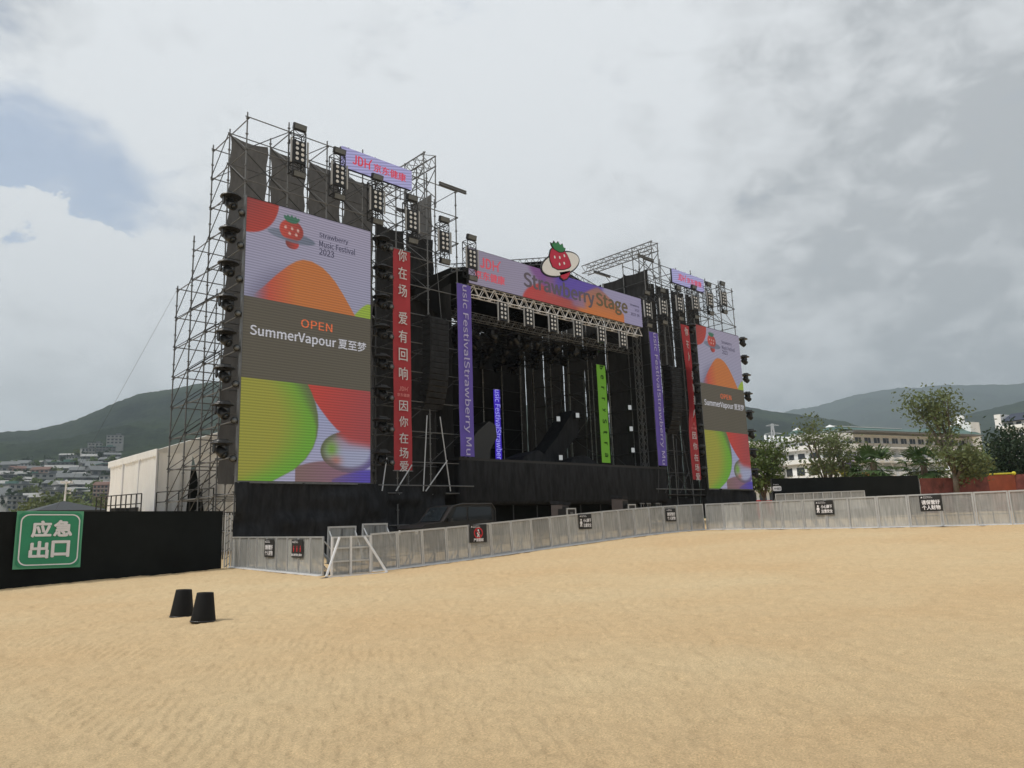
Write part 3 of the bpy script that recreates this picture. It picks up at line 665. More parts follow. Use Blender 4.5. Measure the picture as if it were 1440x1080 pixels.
# ---- small screens on top of the towers
led_lil = emis('led_lilac', rgb(160, 158, 200), .85, (.16, .22, .25))
def make_top_screen():
    t = thing('logo_screen', 'x', 'logo screen', (0, 0, 0), 0, 'small logo screens on top of the towers')
    mb = MB(); mb.box((0, 0, 0), (4.32, .10, 1.08)); part('led_face', mb, led_lil, t, local=True)
    mb = MB(); mb.box((0, .12, 0), (4.36, .12, 1.12)); part('cabinet', mb, M['black_m'], t, local=True)
    mb = MB(); jdh(mb, -1.03, 0, 1.1, .52, -.075); part('lettering', mb, led_r, t, local=True)
    mb = MB(); text(mb, '京东健康', (.72, -.075, -.03), EX, EZ, 2.05, .46, .02); part('lettering', mb, led_r, t, local=True)
    for x in (-1.6, 0, 1.6):
        mb = MB(); mb.tube((x, .25, -1.2), (x, .25, .75), .03); part('support_tube', mb, M['steel_dark'], t, local=True)
    return t
def jdh(mb, cx, cz, w, h, y):
    """J D and an H whose last stroke forks upward"""
    text(mb, 'JD', (cx-w*.2, y, cz), EX, EZ, w*.55, h, .03)
    s = h*.16; x0 = cx+w*.15
    mb.add([(x0, y, cz-h/2), (x0+s, y, cz-h/2), (x0+s, y, cz+h/2), (x0, y, cz+h/2)], [(0, 1, 2, 3)])
    mb.add([(x0+s, y, cz-s/2), (x0+w*.24, y, cz-s/2), (x0+w*.24, y, cz+s/2), (x0+s, y, cz+s/2)], [(0, 1, 2, 3)])
    x1 = x0+w*.24
    mb.add([(x1, y, cz-h/2), (x1+s, y, cz-h/2), (x1+s, y, cz+h*.15), (x1, y, cz+h*.15)], [(0, 1, 2, 3)])
    mb.add([(x1, y, cz+h*.15), (x1+s, y, cz+h*.15), (x1+w*.20, y, cz+h*.62), (x1+w*.20-s, y, cz+h*.62)], [(0, 1, 2, 3)])
    return mb
ts = make_top_screen(); st = []
place(ts, st, (20.45, 30.92, 20.35), 0, 'small lilac logo screen on top of the left tower', 'small logo screens on top of the towers')
place(ts, st, (49.4, 30.92, 20.18), 0, 'small lilac logo screen half hidden on top of the right tower', 'small logo screens on top of the towers')

# ---- main banner screen
def banner_fn(u, v):
    P = Paint(u, v); P.c = [a+0*u for a in grad(u, (140, 132, 150), (146, 140, 168))]
    r = np.hypot((u-.46)/.20, (v-1.12)/.78); P.fill(ss(1.03, .97, r), grad((u-.28)/.3, (172, 62, 62), (150, 74, 66)))
    p = np.hypot((u-.52)/.22, (v+.12)/.82); P.fill(ss(1.1, .9, p), grad((u-.36)/.1, (120, 78, 130), (88, 70, 150)))
    P.fill(ss(.38, .40, u)*ss(.47, .42, u)*ss(.2, .0, np.abs(v-.35)-.3)*.4, (146, 100, 110))
    o = .05+1.3*np.abs(u-.705)**1.25*5.0; P.fill(ss(-.05, .05, v-o)*ss(.55, .6, u)*(u < .87), grad((v-.1)/.8, (140, 100, 96), (186, 108, 56)))
    P.fill(ss(.64, .60, u)*ss(.52, .56, u)*ss(.5, .6, v)*ss(.95, .8, v)*.8, (128, 104, 136))
    return P.c
bpic = grid_image(-8.15, 8.15, -1.06, 1.06, 260, 40, banner_fn, 'led_face'); bpic.materials.append(emis('led_banner_picture', None, .78, (.11, .12, .3), attr='picture', base=.03))
t = thing('banner_screen', 'wide colourful banner screen along the front edge of the stage roof', 'banner screen', (34.67, 30.85, 16.36))
link('led_face', bpic, None, t)
mb = MB(); mb.box((0, .1, 0), (16.36, .16, 2.18)); part('cabinet', mb, M['black_m'], t, local=True)
led_k2 = emis('led_grey_letters', rgb(78, 70, 76), 1.0); led_k3 = emis('led_olive_letters', rgb(84, 72, 52), 1.0); led_r2 = emis('led_soft_red_letters', rgb(188, 72, 84), 1.0)
mb = MB(); text(mb, 'Strawberry', (-.45, -.03, -.02), EX, EZ, 6.6, 1.22, .03); part('lettering', mb, led_k2, t, local=True)
mb = MB(); text(mb, 'Stage', (4.75, -.03, -.02), EX, EZ, 3.35, 1.18, .035); part('lettering', mb, led_k3, t, local=True)
mb = MB(); jdh(mb, -6.55, .36, 1.55, .62, -.03); part('lettering', mb, led_r2, t, local=True)
mb = MB(); text(mb, '京东健康', (-6.55, -.03, -.42), EX, EZ, 2.35, .52, .025); part('lettering', mb, led_r2, t, local=True)
for body, x, z, w, h in (('Strawberry', 7.3, .38, 1.05, .2), ('2023', 7.55, .08, .5, .16), ('2023  06', 7.3, -.28, 1.0, .2)):
    mb = MB(); text(mb, body, (x, -.03, z), EX, EZ, w, h, .03); part('lettering', mb, led_k, t, local=True)

# ---- fruit emblem cut-out above the banner
t = thing('fruit_emblem', 'strawberry cut-out with a tilted white ring standing above the banner screen', 'emblem', (34.2, 30.9, 17.3))
def ellp(cx, cz, a, b, rot, n=40): return [(cx+a*math.cos(i*2*PI/n)*math.cos(rot)-b*math.sin(i*2*PI/n)*math.sin(rot), cz+a*math.cos(i*2*PI/n)*math.sin(rot)+b*math.sin(i*2*PI/n)*math.cos(rot)) for i in range(n)]
em_red = mat('emblem_red', rgb(196, 30, 66), .5, 0, .05); em_green = mat('emblem_green', rgb(46, 130, 78), .5, 0, .08); em_w = mat('emblem_white', (.88, .89, .90, 1), .5, 0, .03)
R_ = .42; yb = 30.72
tip = [(34.05, 17.5), (35.1, 17.85), (35.02, 17.55), (34.75, 17.24), (34.45, 17.1), (34.2, 17.18)]
mb = MB(); mb.prism(ellp(34.25, 18.12, 2.02, .80, R_), (0, yb, 0), EX, EZ, .08)
mb.prism([(33.95, 17.55), (35.2, 17.9), (35.1, 17.5), (34.8, 17.15), (34.45, 17.0), (34.15, 17.1)], (0, yb+.001, 0), EX, EZ, .08)
body = [(33.22, 18.1), (33.2, 18.45), (33.32, 18.82), (33.62, 19.12), (34.05, 19.26), (34.5, 19.16), (34.85, 18.86), (35.08, 18.5), (35.16, 18.2), (34.98, 18.02), (34.5, 17.8), (33.9, 17.66), (33.42, 17.74)]
grow = lambda poly, k: [((x-34.18)*k+34.18, (z-18.42)*k+18.42) for x, z in poly]
leafp = [(33.55, 18.98), (33.34, 19.2), (33.26, 19.42), (33.48, 19.38), (33.6, 19.62), (33.82, 19.46), (34.02, 19.70), (34.2, 19.47), (34.46, 19.64), (34.52, 19.38), (34.74, 19.34), (34.64, 19.12), (34.5, 18.98), (34.1, 18.86)]
mb.prism(grow(body, 1.07), (0, yb-.03, 0), EX, EZ, .06)
mb.prism([((x-34.05)*.98+34.05, (z-18.92)*.93+18.88) for x, z in leafp], (0, yb-.06, 0), EX, EZ, .05); part('outline', mb, M['black_m'], t)
mb = MB(); mb.prism(ellp(34.25, 18.12, 1.92, .70, R_), (0, yb-.02, 0), EX, EZ, .03); part('ring', mb, em_w, t)
mb = MB(); mb.prism(body, (0, yb-.05, 0), EX, EZ, .03); mb.prism(tip, (0, yb-.02, 0), EX, EZ, .02); part('fruit', mb, em_red, t)
mb = MB(); leafp = [(34.05+(x-34.05)*.86, 18.92+(z-18.92)*.8) for x, z in leafp]; mb.prism(leafp, (0, yb-.085, 0), EX, EZ, .03); part('leaf_crown', mb, em_green, t)
mb = MB()
for x, z in ((33.62, 18.42), (34.1, 18.5), (34.55, 18.72), (34.05, 18.04), (34.5, 18.2)): mb.prism(ellp(x, z, .07, .1, .2, 10), (0, yb-.075, 0), EX, EZ, .015)
part('seed_dots', mb, em_w, t)
for x in (33.6, 34.9):
    mb = MB(); mb.tube((x, 30.95, 16.6), (x, 30.95, 18.6), .03); part('support_tube', mb, M['steel_dark'], t)

# ---- cloth banners
def cloth_panel(x0, x1, z0, z1, y, amp=.05, nx=8, nz=60, seed=0):
    vs = [(x0+(x1-x0)*i/nx, y+amp*float(fbm(x0+i/nx*1.2+seed, (z0+(z1-z0)*j/nz)*.5, 3)), z0+(z1-z0)*j/nz) for i in range(nx+1) for j in range(nz+1)]
    mb = MB(); mb.add(vs, [(i*(nz+1)+j, (i+1)*(nz+1)+j, (i+1)*(nz+1)+j+1, i*(nz+1)+j+1) for i in range(nx) for j in range(nz)]); return mb
def red_banner(x0, x1, z0, z1, label, shape=None):
    t = thing('cloth_banner', label, 'banner', ((x0+x1)/2, 30.6, z0), 0, 'red cloth banners')
    mb = cloth_panel(x0, x1, z0, z1, 30.62)
    if shape: mb.v = [shape(p) for p in mb.v]
    part('cloth', mb, M['red'], t, True)
    mb = MB(); mb.bar((x0-.05, 30.62, z0), (x1+.05, 30.62, z0), .05, .05); mb.bar((x0-.05, 30.62, z1), (x1+.05, 30.62, z1), .05, .05); 
    if not shape: part('batten', mb, M['steel'], t)
    mb = MB(); xc = (x0+x1)/2; y = 30.54
    rows = [('你', 15.72), ('在', 14.75), ('场', 13.8), ('爱', 12.32), ('有', 11.35), ('回', 10.4), ('响', 9.42), ('因', 7.75), ('你', 6.95), ('在', 6.12), ('场', 5.3+.08), ('爱', 4.72)]
    def flush(mb):
        if shape: mb.v = [shape(p) for p in mb.v]
        part('lettering', mb, M['banner_w'], t)
    for ch, z in rows:
        if ch == '爱' or (ch == '因'): 
            if mb.v: flush(mb)
            mb = MB()
        if z+.28 > z1 or z-.2 < z0-.0: 
            if ch == '你' and z > 15: text(mb, ch, (xc, y, z-.08), EX, EZ, .62, .62, .02)
            elif ch == '爱' and z < 5: text(mb, ch, (xc, y, z+.1), EX, EZ, .5, .34, .02)
            continue
        h = .72 if z > 9 else .58
        text(mb, ch, (xc, y, z), EX, EZ, .53, h*.9, .008)
    if mb.v: flush(mb)
    mb = MB(); jdh(mb, xc, 8.62, .55, .22, y)
    if shape: mb.v = [shape(p) for p in mb.v]
    part('lettering', mb, M['red_mid'], t)
    mb = MB(); text(mb, '京东健康', (xc, y, 8.3), EX, EZ, .75, .17, .02)
    if shape: mb.v = [shape(p) for p in mb.v]
    part('lettering', mb, M['red_mid'], t)
red_banner(21.17, 22.26, 4.5, 16.05, 'long red banner with white characters hanging beside the left video screen')
def furl(p):
    x, y, z = p; c = 47.9
    k = float(np.interp(z, [4.5, 7.8, 8.8, 9.9, 12.7, 13.0, 14.5, 16.3], [1, 1, .7, .03, .03, .5, .78, 1])); off = float(np.interp(z, [4.5, 8, 10.6, 13, 16.3], [0, -.05, .12, .1, 0]))
    return (c+(x-c)*k+off, y+.25*(1-k)*math.sin((x-c)*9), z)
red_banner(47.36, 48.46, 4.5, 16.25, 'red banner twisted narrow in the middle beside the right video screen', furl)
def purple_banner(x0, x1, z0, z1, y, label, matl, body, shape=None, txt='banner_pk', h=.52, spacing=1.0, group='purple cloth banners'):
    t = thing('cloth_banner', label, 'banner', ((x0+x1)/2, y, z0), 0, group)
    mb = cloth_panel(x0, x1, z0, z1, y, .06, seed=x0); part('cloth', mb, matl, t, True)
    mb = MB(); mb.bar((x0-.03, y+.03, z1), (x1+.03, y+.03, z1), .05, .05); part('batten', mb, M['steel'], t)
    mb = MB()
    if spacing == 1.0:
        v, f, sz = text_shape(body); spans = sorted((min(v[i][0] for i in q), max(v[i][0] for i in q), k) for k, q in enumerate(f)); words = [[]]; end = spans[0][1]
        for a, b, k in spans:
            if a-end > .14*sz[1]: words.append([])
            words[-1].append(f[k]); end = max(end, b)
        for w_ in words:
            idx = sorted({i for q in w_ for i in q}); re_ = {j: i for i, j in enumerate(idx)}; TEXT_CACHE[('word', .008, 1.0)] = (v[idx], [tuple(re_[i] for i in q) for q in w_], sz)
            mb = MB(); text(mb, 'word', ((x0+x1)/2, y-.075, (z0+z1)/2), EX, EZ, (z1-z0)*.985, h, .008, rot=True)
            if w_ is not words[-1]: part('lettering', mb, M[txt], t)
    else:
        for i, ch in enumerate(body): zz = z1-(z1-z0)*(i+.12)/(len(body)-.2); text(mb, ch, ((x0+x1)/2, y-.075, min(zz, z1-.2)), EX, EZ, None, .42 if ch in 'bSt' else .34, .05, rot=True)
    part('lettering', mb, M[txt], t)
purple_banner(25.36, 26.36, 5.36, 14.98, 30.55, 'purple banner with sideways lettering on the left front pillar of the stage', M['purple'], 'usic FestivalStrawberry Mu')
purple_banner(43.1, 44.2, 5.4, 15.0, 30.55, 'purple banner with sideways lettering on the right front pillar of the stage', M['purple'], 'usic FestivalStrawberry Mu')
M['ledblue'] = emis('led_deep_blue', rgb(52, 30, 165), 1.0); M['led_pale'] = emis('led_pale_letters', rgb(150, 150, 225), 1.0); M['lime'] = emis('led_lime', rgb(84, 126, 40), 1.0); M['led_blk'] = mat('led_dark_print', rgb(30, 60, 20), .8)
p0 = hit(694, 547, 1, 36); p1 = hit(707.5, 646, 1, 36)
purple_banner(p0[0], p1[0]-.1, 5.9, 10.6, 36, 'deep blue glowing banner column inside the left of the stage', M['ledblue'], 'usic FestivalStrawber', None, 'led_pale', .5, 1.0, 'glowing banner columns')
p0 = hit(837, 512, 1, 34.2); p1 = hit(857, 652, 1, 34.2)
purple_banner((p0[0]+.12), (p0[0]+1.1), p1[2]+.05, p0[2], 34.2, 'lime green glowing banner column inside the right of the stage', M['lime'], 'berryStra', None, 'led_blk', .48, 1.75, 'glowing banner columns')
# ---- lattice trusses
def truss(name, label, a, b, w, h, matl, n=None, group=None, three=False, r=.027, cat='truss', rl=.016):
    a = Vector(a); b = Vector(b); d = (b-a).normalized(); x = d.cross(Vector((0, 0, 1))).normalized()*w/2; z = Vector((0, 0, h/2)); Lg = (b-a).length
    n = n or max(2, int(Lg/max(w, h)/.9)); t = thing(name, label, cat, (a+b)/2-z, 0, group)
    corners = [x+z, -x+z, -x-z, x-z] if not three else [x-z, -x-z, z]
    for c in corners:
        mb = MB(); mb.tube(a+c, b+c, r, 6); part('chord', mb, matl, t)
    k = len(corners)
    for i in range(k):
        c0, c1 = corners[i], corners[(i+1) % k]; mb = MB()
        for j in range(n):
            p0 = a+d*Lg*j/n; p1 = a+d*Lg*(j+.5)/n; p2 = a+d*Lg*(j+1)/n
            mb.tube(p0+c0, p1+c1, rl, 5, cap=False); mb.tube(p1+c1, p2+c0, rl, 5, cap=False)
        part('lacing', mb, matl, t)
    return t
truss('roof_truss', 'bright aluminium truss directly under the banner screen', (26.5, 31.15, 14.98), (42.8, 31.15, 14.98), .42, .62, M['alu_w'], 20, 'aluminium roof trusses', r=.032, rl=.024)
truss('roof_truss', 'lower aluminium truss hanging behind the front row of lamps', (26.5, 32.4, 13.9), (43.4, 32.4, 13.9), .4, .4, M['steel'], 26, 'aluminium roof trusses', r=.022, rl=.016)
for i, (y, z) in enumerate(((34.5, 14.4), (37, 14.5), (39.5, 14.6), (42, 14.6))):
    truss('lighting_truss', f'{ORD[i]} black lighting truss from the front inside the stage roof', (26.4, y, z), (43.5, y, z), .45, .5, M['black_m'], 18, 'black lighting trusses')
for i, x in enumerate((28.4, 32.6, 36.9, 41.2)):
    truss('lighting_truss', f'{ORD[i]} black cross truss from the left inside the stage roof', (x, 32.6, 14.95), (x, 44, 14.95), .4, .4, M['black_m'], 14, 'black lighting trusses')
for i, (x, sx, nm) in enumerate(((26.6, -1, 'left'), (43.0, 1, 'right'))):
    t = thing('tower_truss', f'upright lattice tower truss behind the {nm} purple banner', 'truss', (x, 31.6, 1), 0, 'upright stage trusses')
    for dx in (-.2, .2):
        for dy in (-.2, .2):
            mb = MB(); mb.tube((x+dx, 31.6+dy, 1), (x+dx, 31.6+dy, 15.4), .026); part('chord', mb, M['steel'], t)
    mb = MB()
    for k in range(30):
        z = 1+k*.48; s_ = 1 if k % 2 else -1
        for dy in (-.2, .2): mb.tube((x-.2*s_, 31.6+dy, z), (x+.2*s_, 31.6+dy, z+.48), .016, 5)
        for dx in (-.2, .2): mb.tube((x+dx, 31.6-.2*s_, z), (x+dx, 31.6+.2*s_, z+.48), .016, 5)
    part('lacing', mb, M['steel'], t)
for nm, x in (('left', 24.1), ('right', 45.5)):
    mx = 1 if nm == 'left' else -1
    truss('hoist_truss', f'lattice hoist truss running back along the top of the {nm} tower', (x, 31.1, 22.2), (x, 38.2, 22.2), .75, .62, M['steel'], 9, 'hoist trusses on the towers', r=.04, rl=.02)
    t = thing('pipe_tower', f'upright pipe tower holding the hoist truss on the {nm} tower', 'pipe frame', (x, 31.4, 19.6), 0, 'hoist pipe towers')
    for dx in (-.38, .38):
        for y in (31.2, 33.0): 
            mb = MB(); mb.tube((x+dx, y, 19.4), (x+dx*1.1, y, 22.55), .04); part('post', mb, M['steel'], t)
    for k, (y0, y1) in enumerate(((31.2, 33.0), (33.0, 31.2))):
        for dx in (-.38, .38):
            mb = MB(); mb.tube((x+dx, y0, 20.0), (x+dx, y1, 21.7), .028); part('brace', mb, M['steel_dark'], t)
    for k in range(9):
        mb = MB(); mb.tube((x-.9+.22*k, 32.4, 19.3), (x-.9+.22*k, 32.4, 20.5-.1*(k % 3)), .03); part('tie_pipe', mb, M['steel'], t)
    for k, (y, z) in enumerate(((31.0, 20.85), (35.2, 20.75))):
        mb = MB(); a, b = (x+.5*mx, y, z), (x+2.5*mx, y, z); mb.bar(a, b, .03, .14)
        for s_ in (-1, 1): mb.bar((a[0], y, z+s_*.08), (b[0], y, z+s_*.08), .13, .02)
        solo('steel_beam', mb, M['steel'], f'{"front" if k == 0 else "rear"} steel beam lying across the top of the {nm} tower', 'steel beam', 'steel beams on the towers')

# ---- lamps
def blinder(t, zc, w=.62, h=1.12, bars=True):
    mb = MB(); mb.box((0, .06, zc), (w, .16, h)); mb.box((0, .16, zc), (w*.7, .1, h*.8)); part('lamp_panel', mb, M['black_m'], t, local=True)
    for i in range(2):
        for j in range(4):
            mb = MB(); mb.lathe([(.03, 0), (.07, .0), (.085, .035), (.07, .03), (.03, .045)], (-.14+.28*i, -.02, zc-.39+.26*j), 10, (0, -1, 0)); part('lens', mb, M['lens'], t, local=True)
    if bars:
        for s_ in (-1, 1):
            mb = MB(); mb.box((s_*(w/2+.12), .0, zc+.0), (.07, .07, h*1.12)); part('light_bar', mb, M['lightbar'], t, local=True)
def make_light_tower():
    t = thing('stage_lamp', 'x', 'stage lamp')
    mb = MB()
    for x in (-.32, .32):
        for y in (0, .45): mb.tube((x, y, -1.15), (x, y, .95), .028)
    for z in (-1.15, -.7, .55, .95):
        for a, b in (((-.32, 0), (.32, 0)), ((.32, 0), (.32, .45)), ((.32, .45), (-.32, .45)), ((-.32, .45), (-.32, 0))): mb.tube((*a, z), (*b, z), .022)
    for z0, z1 in ((.55, .95), (-1.15, -.7), (-.1, .55), (-.7, -.1)):
        mb.tube((-.32, .45, z0), (.32, .45, z1), .015, 5); mb.tube((.32, .45, z0), (-.32, .45, z1), .015, 5)
        mb.tube((-.32, 0, z0), (-.32, .45, z1), .015, 5); mb.tube((.32, 0, z1), (.32, .45, z0), .015, 5)
    for z0, z1 in ((.6, .95), (-1.15, -.75)): mb.tube((-.32, 0, z0), (.32, 0, z1), .015, 5); mb.tube((.32, 0, z0), (-.32, 0, z1), .015, 5)
    part('lamp_frame', mb, M['black_m'], t, local=True)
    blinder(t, -.12)
    for z in (1.16, -1.28):
        fl = MB(); fl.box((0, .02, z), (.66, .16, .30), 0, .25); o = part('floodlight', fl, M['black_m'], t, local=True)
        g = MB(); g.box((0, -.075, z-.02*(1 if z > 0 else 1)), (.58, .02, .23), 0, .25); part('flood_glass', g, M['floodglass'], o, local=True)
    return t
lt = make_light_tower(); st = []; LG = 'lattice stage lamps along the tops of the towers'
L6 = [(15.76, 19.65), (17.93, 19.15), (20.15, 18.45), (22.36, 17.95), (24.53, 17.3), (26.5, 16.75)]
for i, (x, z) in enumerate(L6): place(lt, st, (x, 30.5, z), 0, f'{ORD[i]} lattice lamp from the outside of the left tower, hung on its upper front', LG)
for i, (x, z) in enumerate(L6): place(lt, st, (2*CX-x, 30.5, z-.05), 0, f'{ORD[i]} lattice lamp from the outside of the right tower, hung on its upper front', LG)
bl = thing('blinder_lamp', 'x', 'stage lamp'); blinder(bl, 0, .56, 1.15)
mb = MB(); mb.tube((0, .1, .55), (0, .3, .85), .03); part('clamp', mb, M['steel'], bl, local=True); st = []
for i, x in enumerate((29.2, 31.35, 33.5, 35.85, 38.25, 40.55)): place(bl, st, (x, 30.95, 14.12), 0, f'{ORD[i]} eight-eyed lamp from the left under the banner screen', 'lamps under the banner screen')

def make_mover(name='moving_head_lamp'):
    """rain-capped moving head on a horizontal bracket"""
    t = thing(name, 'x', 'stage lamp')
    mb = MB(); mb.lathe([(.40, -.02), (.46, .0), (.44, .05), (.32, .10), (.30, .13)], (0, 0, .28), 16); mb.box((0, 0, .40), (.42, .38, .14)); part('rain_cap', mb, M['plastic'], t, local=True)
    mb = MB()
    for s_ in (-1, 1): mb.prism([(-.08, .26), (.08, .26), (.11, -.02), (.0, -.14), (-.11, -.02)], (s_*.28, 0, 0), (0, 1, 0), (0, 0, 1), .07)
    mb.box((0, 0, .24), (.62, .2, .07)); part('yoke', mb, M['black_m'], t, local=True)
    d = Vector((.22, -.72, -.55)).normalized(); h = MB(); h.lathe([(.12, -.26), (.19, -.2), (.21, 0), (.20, .2), (.185, .27), (.15, .26)], (0, 0, -.06), 14, d); part('lamp_head', h, M['black_m'], t, True, local=True)
    h = MB(); h.lathe([(.02, .262), (.14, .263), (.02, .30)], (0, 0, -.06), 14, d); part('lens', h, M['glass'], t, True, local=True)
    h = MB(); h.tube((.42, -.1, .36), (-.1, -.1, .36), .022); h.tube((-.1, .3, .4), (.5, .3, .4), .025); part('clamp', h, M['steel'], t, local=True)
    return t
mv = make_mover(); st = []; MG = 'rain-capped moving lamps beside the video screens'
zs = [16.2, 14.65, 13.08, 11.5, 9.95, 8.36, 6.78, 5.15]
disc_pts = []
for i, z in enumerate(zs): place(mv, st, (12.72, 30.95, z), .1*math.sin(i*2.1), f'{ORD[i]} moving lamp from the top on the outer edge of the left screen', MG)
for i, z in enumerate(zs): place(mv, st, (20.55, 30.75, z-.1), .15*math.sin(i*1.7), f'{ORD[i]} moving lamp from the top between the left screen and red banner', MG)
for i, z in enumerate(zs): place(mv, st, (56.85, 30.85, z), .9+.1*math.sin(i*2.1), f'{ORD[i]} moving lamp from the top on the outer edge of the right screen', MG)
for i, z in enumerate(zs): place(mv, st, (48.95, 30.8, z-.1), .2*math.sin(i*1.7), f'{ORD[i]} moving lamp from the top between the red banner and right screen', MG)
k = 0
for y, z, n, off in ((32.9, 13.55, 7, 0), (34.8, 14.0, 9, .7), (37.1, 14.0, 9, 1.0), (39.4, 14.1, 8, .4), (41.6, 14.0, 8, .2)):
    for i in range(n):
        place(mv, st, (28.2+off+i*13.4/n, y, z-.35), i*.8, f'{ORD[i]} dark moving lamp from the left on the {ORD[int((y-32.8)/2.15)]} truss under the roof', 'dark moving lamps under the stage roof')
# round white par cans beside the movers
pc = thing('par_lamp', 'x', 'stage lamp'); mb = MB(); mb.lathe([(.06, -.2), (.13, -.14), (.15, .1), (.15, .12)], (0, 0, 0), 14, (0, -1, 0)); part('lamp_can', mb, M['black_m'], pc, True, local=True)
mb = MB(); mb.lathe([(.02, .125), (.125, .125), (.02, .15)], (0, 0, 0), 14, (0, -1, 0)); part('lens', mb, M['floodglass'], pc, True, local=True)
mb = MB(); mb.tube((-.17, .0, .0), (-.17, .05, .3), .015); mb.tube((.17, .0, 0), (.17, .05, .3), .015); mb.tube((-.17, .05, .3), (.17, .05, .3), .015); part('bracket', mb, M['steel'], pc, local=True); st = []
for i, z in enumerate(zs): place(pc, st, (21.0, 30.62, z-.28), 0, f'{ORD[i]} small round lamp from the top left of the red banner', 'small round lamps by the left screen')
for i, z in enumerate(zs): place(pc, st, (13.2, 30.9, z-.35), -.3, f'{ORD[i]} small round lamp from the top at the outer edge of the left screen', 'small round lamps by the left screen')
# small square white lamps inside
sq = thing('square_lamp', 'x', 'stage lamp'); mb = MB(); mb.box((0, .1, 0), (.34, .2, .4)); part('lamp_body', mb, M['black_m'], sq, local=True); mb = MB(); mb.box((0, -.02, 0), (.26, .02, .32)); part('lens', mb, emis('led_lamp_face', (.36, .38, .38, 1), 1.0), sq, local=True); st = []
SQ = [((885.5, 573), 32.7, 'upper of the three lit square lamps right of the lime column'), ((887.5, 603), 32.7, 'middle of the three lit square lamps right of the lime column'), ((890, 633), 32.7, 'lower of the three lit square lamps right of the lime column'),
      ((785, 589), 34.6, 'left of the two raised lit square lamps at the middle of the stage'), ((812, 584), 34.6, 'right of the two raised lit square lamps at the middle of the stage'), ((788.5, 643.5), 34, 'low lit square lamp near the deck at the middle of the stage')]
for (px, py), y, lab in SQ: place(sq, st, hit(px, py, 1, y), -.3, lab, 'lit square lamps on the stage')

# ---- line array loudspeakers
def line_array(x, side):
    t = thing('line_array', f'tall black curved loudspeaker array hung in the {side} tower', 'loudspeaker', (x, 30.6, 7.7), 0, 'hanging loudspeaker arrays')
    y, z, a = 30.55, 12.6, 0.0; n = 16
    for i in range(n):
        a += math.radians(.3 if i < 8 else 1.2+.75*(i-8)); h = .298
        c = Vector((x, y+.30, z-h/2)); m = Matrix.Translation((x, y, z)) @ Matrix.Rotation(a, 4, 'X')
        cab = MB(); q = MB(); q.add([(-.62, -.28, 0), (.62, -.28, 0), (.62, .42, -.02), (-.62, .42, -.02), (-.62, -.28, -h+.014), (.62, -.28, -h+.014), (.62, .42, -h+.03), (-.62, .42, -h+.03)], [(0, 1, 2, 3), (7, 6, 5, 4), (4, 5, 1, 0), (5, 6, 2, 1), (6, 7, 3, 2), (7, 4, 0, 3)]); cab.merge(q, m)
        o = part('cabinet', cab, M['black_m'], t)
        g = MB(); q = MB(); q.box((0, -.29, -h/2), (1.16, .03, h*.8)); g.merge(q, m); part('grille', g, M['blackcloth'], o)
        nx = m @ Vector((0, 0, -h)); y, z = nx.y, nx.z
    mb = MB(); mb.bar((x-.55, 30.4, 12.72), (x-.55, 31.1, 12.72), .06, .1); mb.bar((x+.55, 30.4, 12.72), (x+.55, 31.1, 12.72), .06, .1); mb.bar((x-.6, 30.7, 12.76), (x+.6, 30.7, 12.76), .06, .08); part('fly_bar', mb, M['black_m'], t)
    for dx in (-.45, .45):
        mb = MB(); mb.tube((x+dx, 30.7, 12.8), (x+dx*.5, 30.9, 17.4), .018); part('hanging_chain', mb, M['steel'], t)
line_array(23.9, 'left'); line_array(45.7, 'right')
# support poles under the array
for nm, x in (('left', 23.6), ('right', 46.0)):
    t = thing('pole_stand', f'pale splayed pipe stand below the {nm} loudspeaker array', 'pipe stand', (x, 30.6, 3.6), 0, 'pipe stands below the arrays')
    for a, b in (((x-.75, 30.5, 3.5), (x-.3, 30.7, 7.4)), ((x+1.0, 30.5, 3.5), (x+.55, 30.7, 7.4)), ((x-.6, 30.5, 3.5), (x+.9, 30.6, 5.1)), ((x-2.4, 30.5, 3.5), (x-1.4, 30.55, 4.8)), ((x-3.2, 30.5, 3.5), (x-2.9, 30.55, 5.1))):
        mb = MB(); mb.tube(a, b, .032); part('pipe', mb, M['alu'] if nm == 'left' else M['steel_dark'], t)
    mb = MB(); mb.tube((x-3.4, 30.5, 3.78), (x+2.6, 30.5, 3.78), .03); part('cross_pipe', mb, M['steel'], t)

# ---- things on and before the deck
def gear(label, pts, y, dep, name='covered_gear', cat='stage equipment', matl='blackcloth'):
    mb = MB(); mb.prism(pts, (0, y, 0), EX, EZ, dep); mb.v = [(x, y+(y-yy if yy < y else yy-y), z) for x, yy, z in mb.v]
    a = MB(); k = len(pts); a.add([(x, y, z) for x, z in pts]+[(x+.15, y+dep, z) for x, z in pts], [tuple(range(k))[::-1], tuple(range(k, 2*k))]+[(i, (i+1) % k, k+(i+1) % k, k+i) for i in range(k)])
    return solo(name, a, M[matl], label, cat)
P = lambda y, *pp: [tuple(hit(x, yy, 1, y)[[0, 2]]) for x, yy in pp][::-1]
gear('black sheet stretched over slanting gear at the middle of the stage', P(35, (758, 652), (768, 634), (783, 616), (806, 577), (815, 580), (813, 612), (792, 638), (797, 655)), 35, 1.6)
gear('low heap of gear under black sheets on the deck', P(33, (730, 655), (738, 641), (757, 633), (768, 640), (782, 655)), 33, 2.0)
gear('tilted black speaker stack behind the left purple banner', P(34, (658, 648), (662, 620), (672, 606), (688, 592), (697, 598), (699, 615), (690, 632), (689, 650)), 34, 1.6, 'speaker_stack', 'loudspeaker', 'plastic')
gear('rounded gear heap under a black sheet left of the lime column', P(33.2, (800, 655), (806, 644), (822, 640), (836, 648), (846, 656)), 33.2, 1.2)
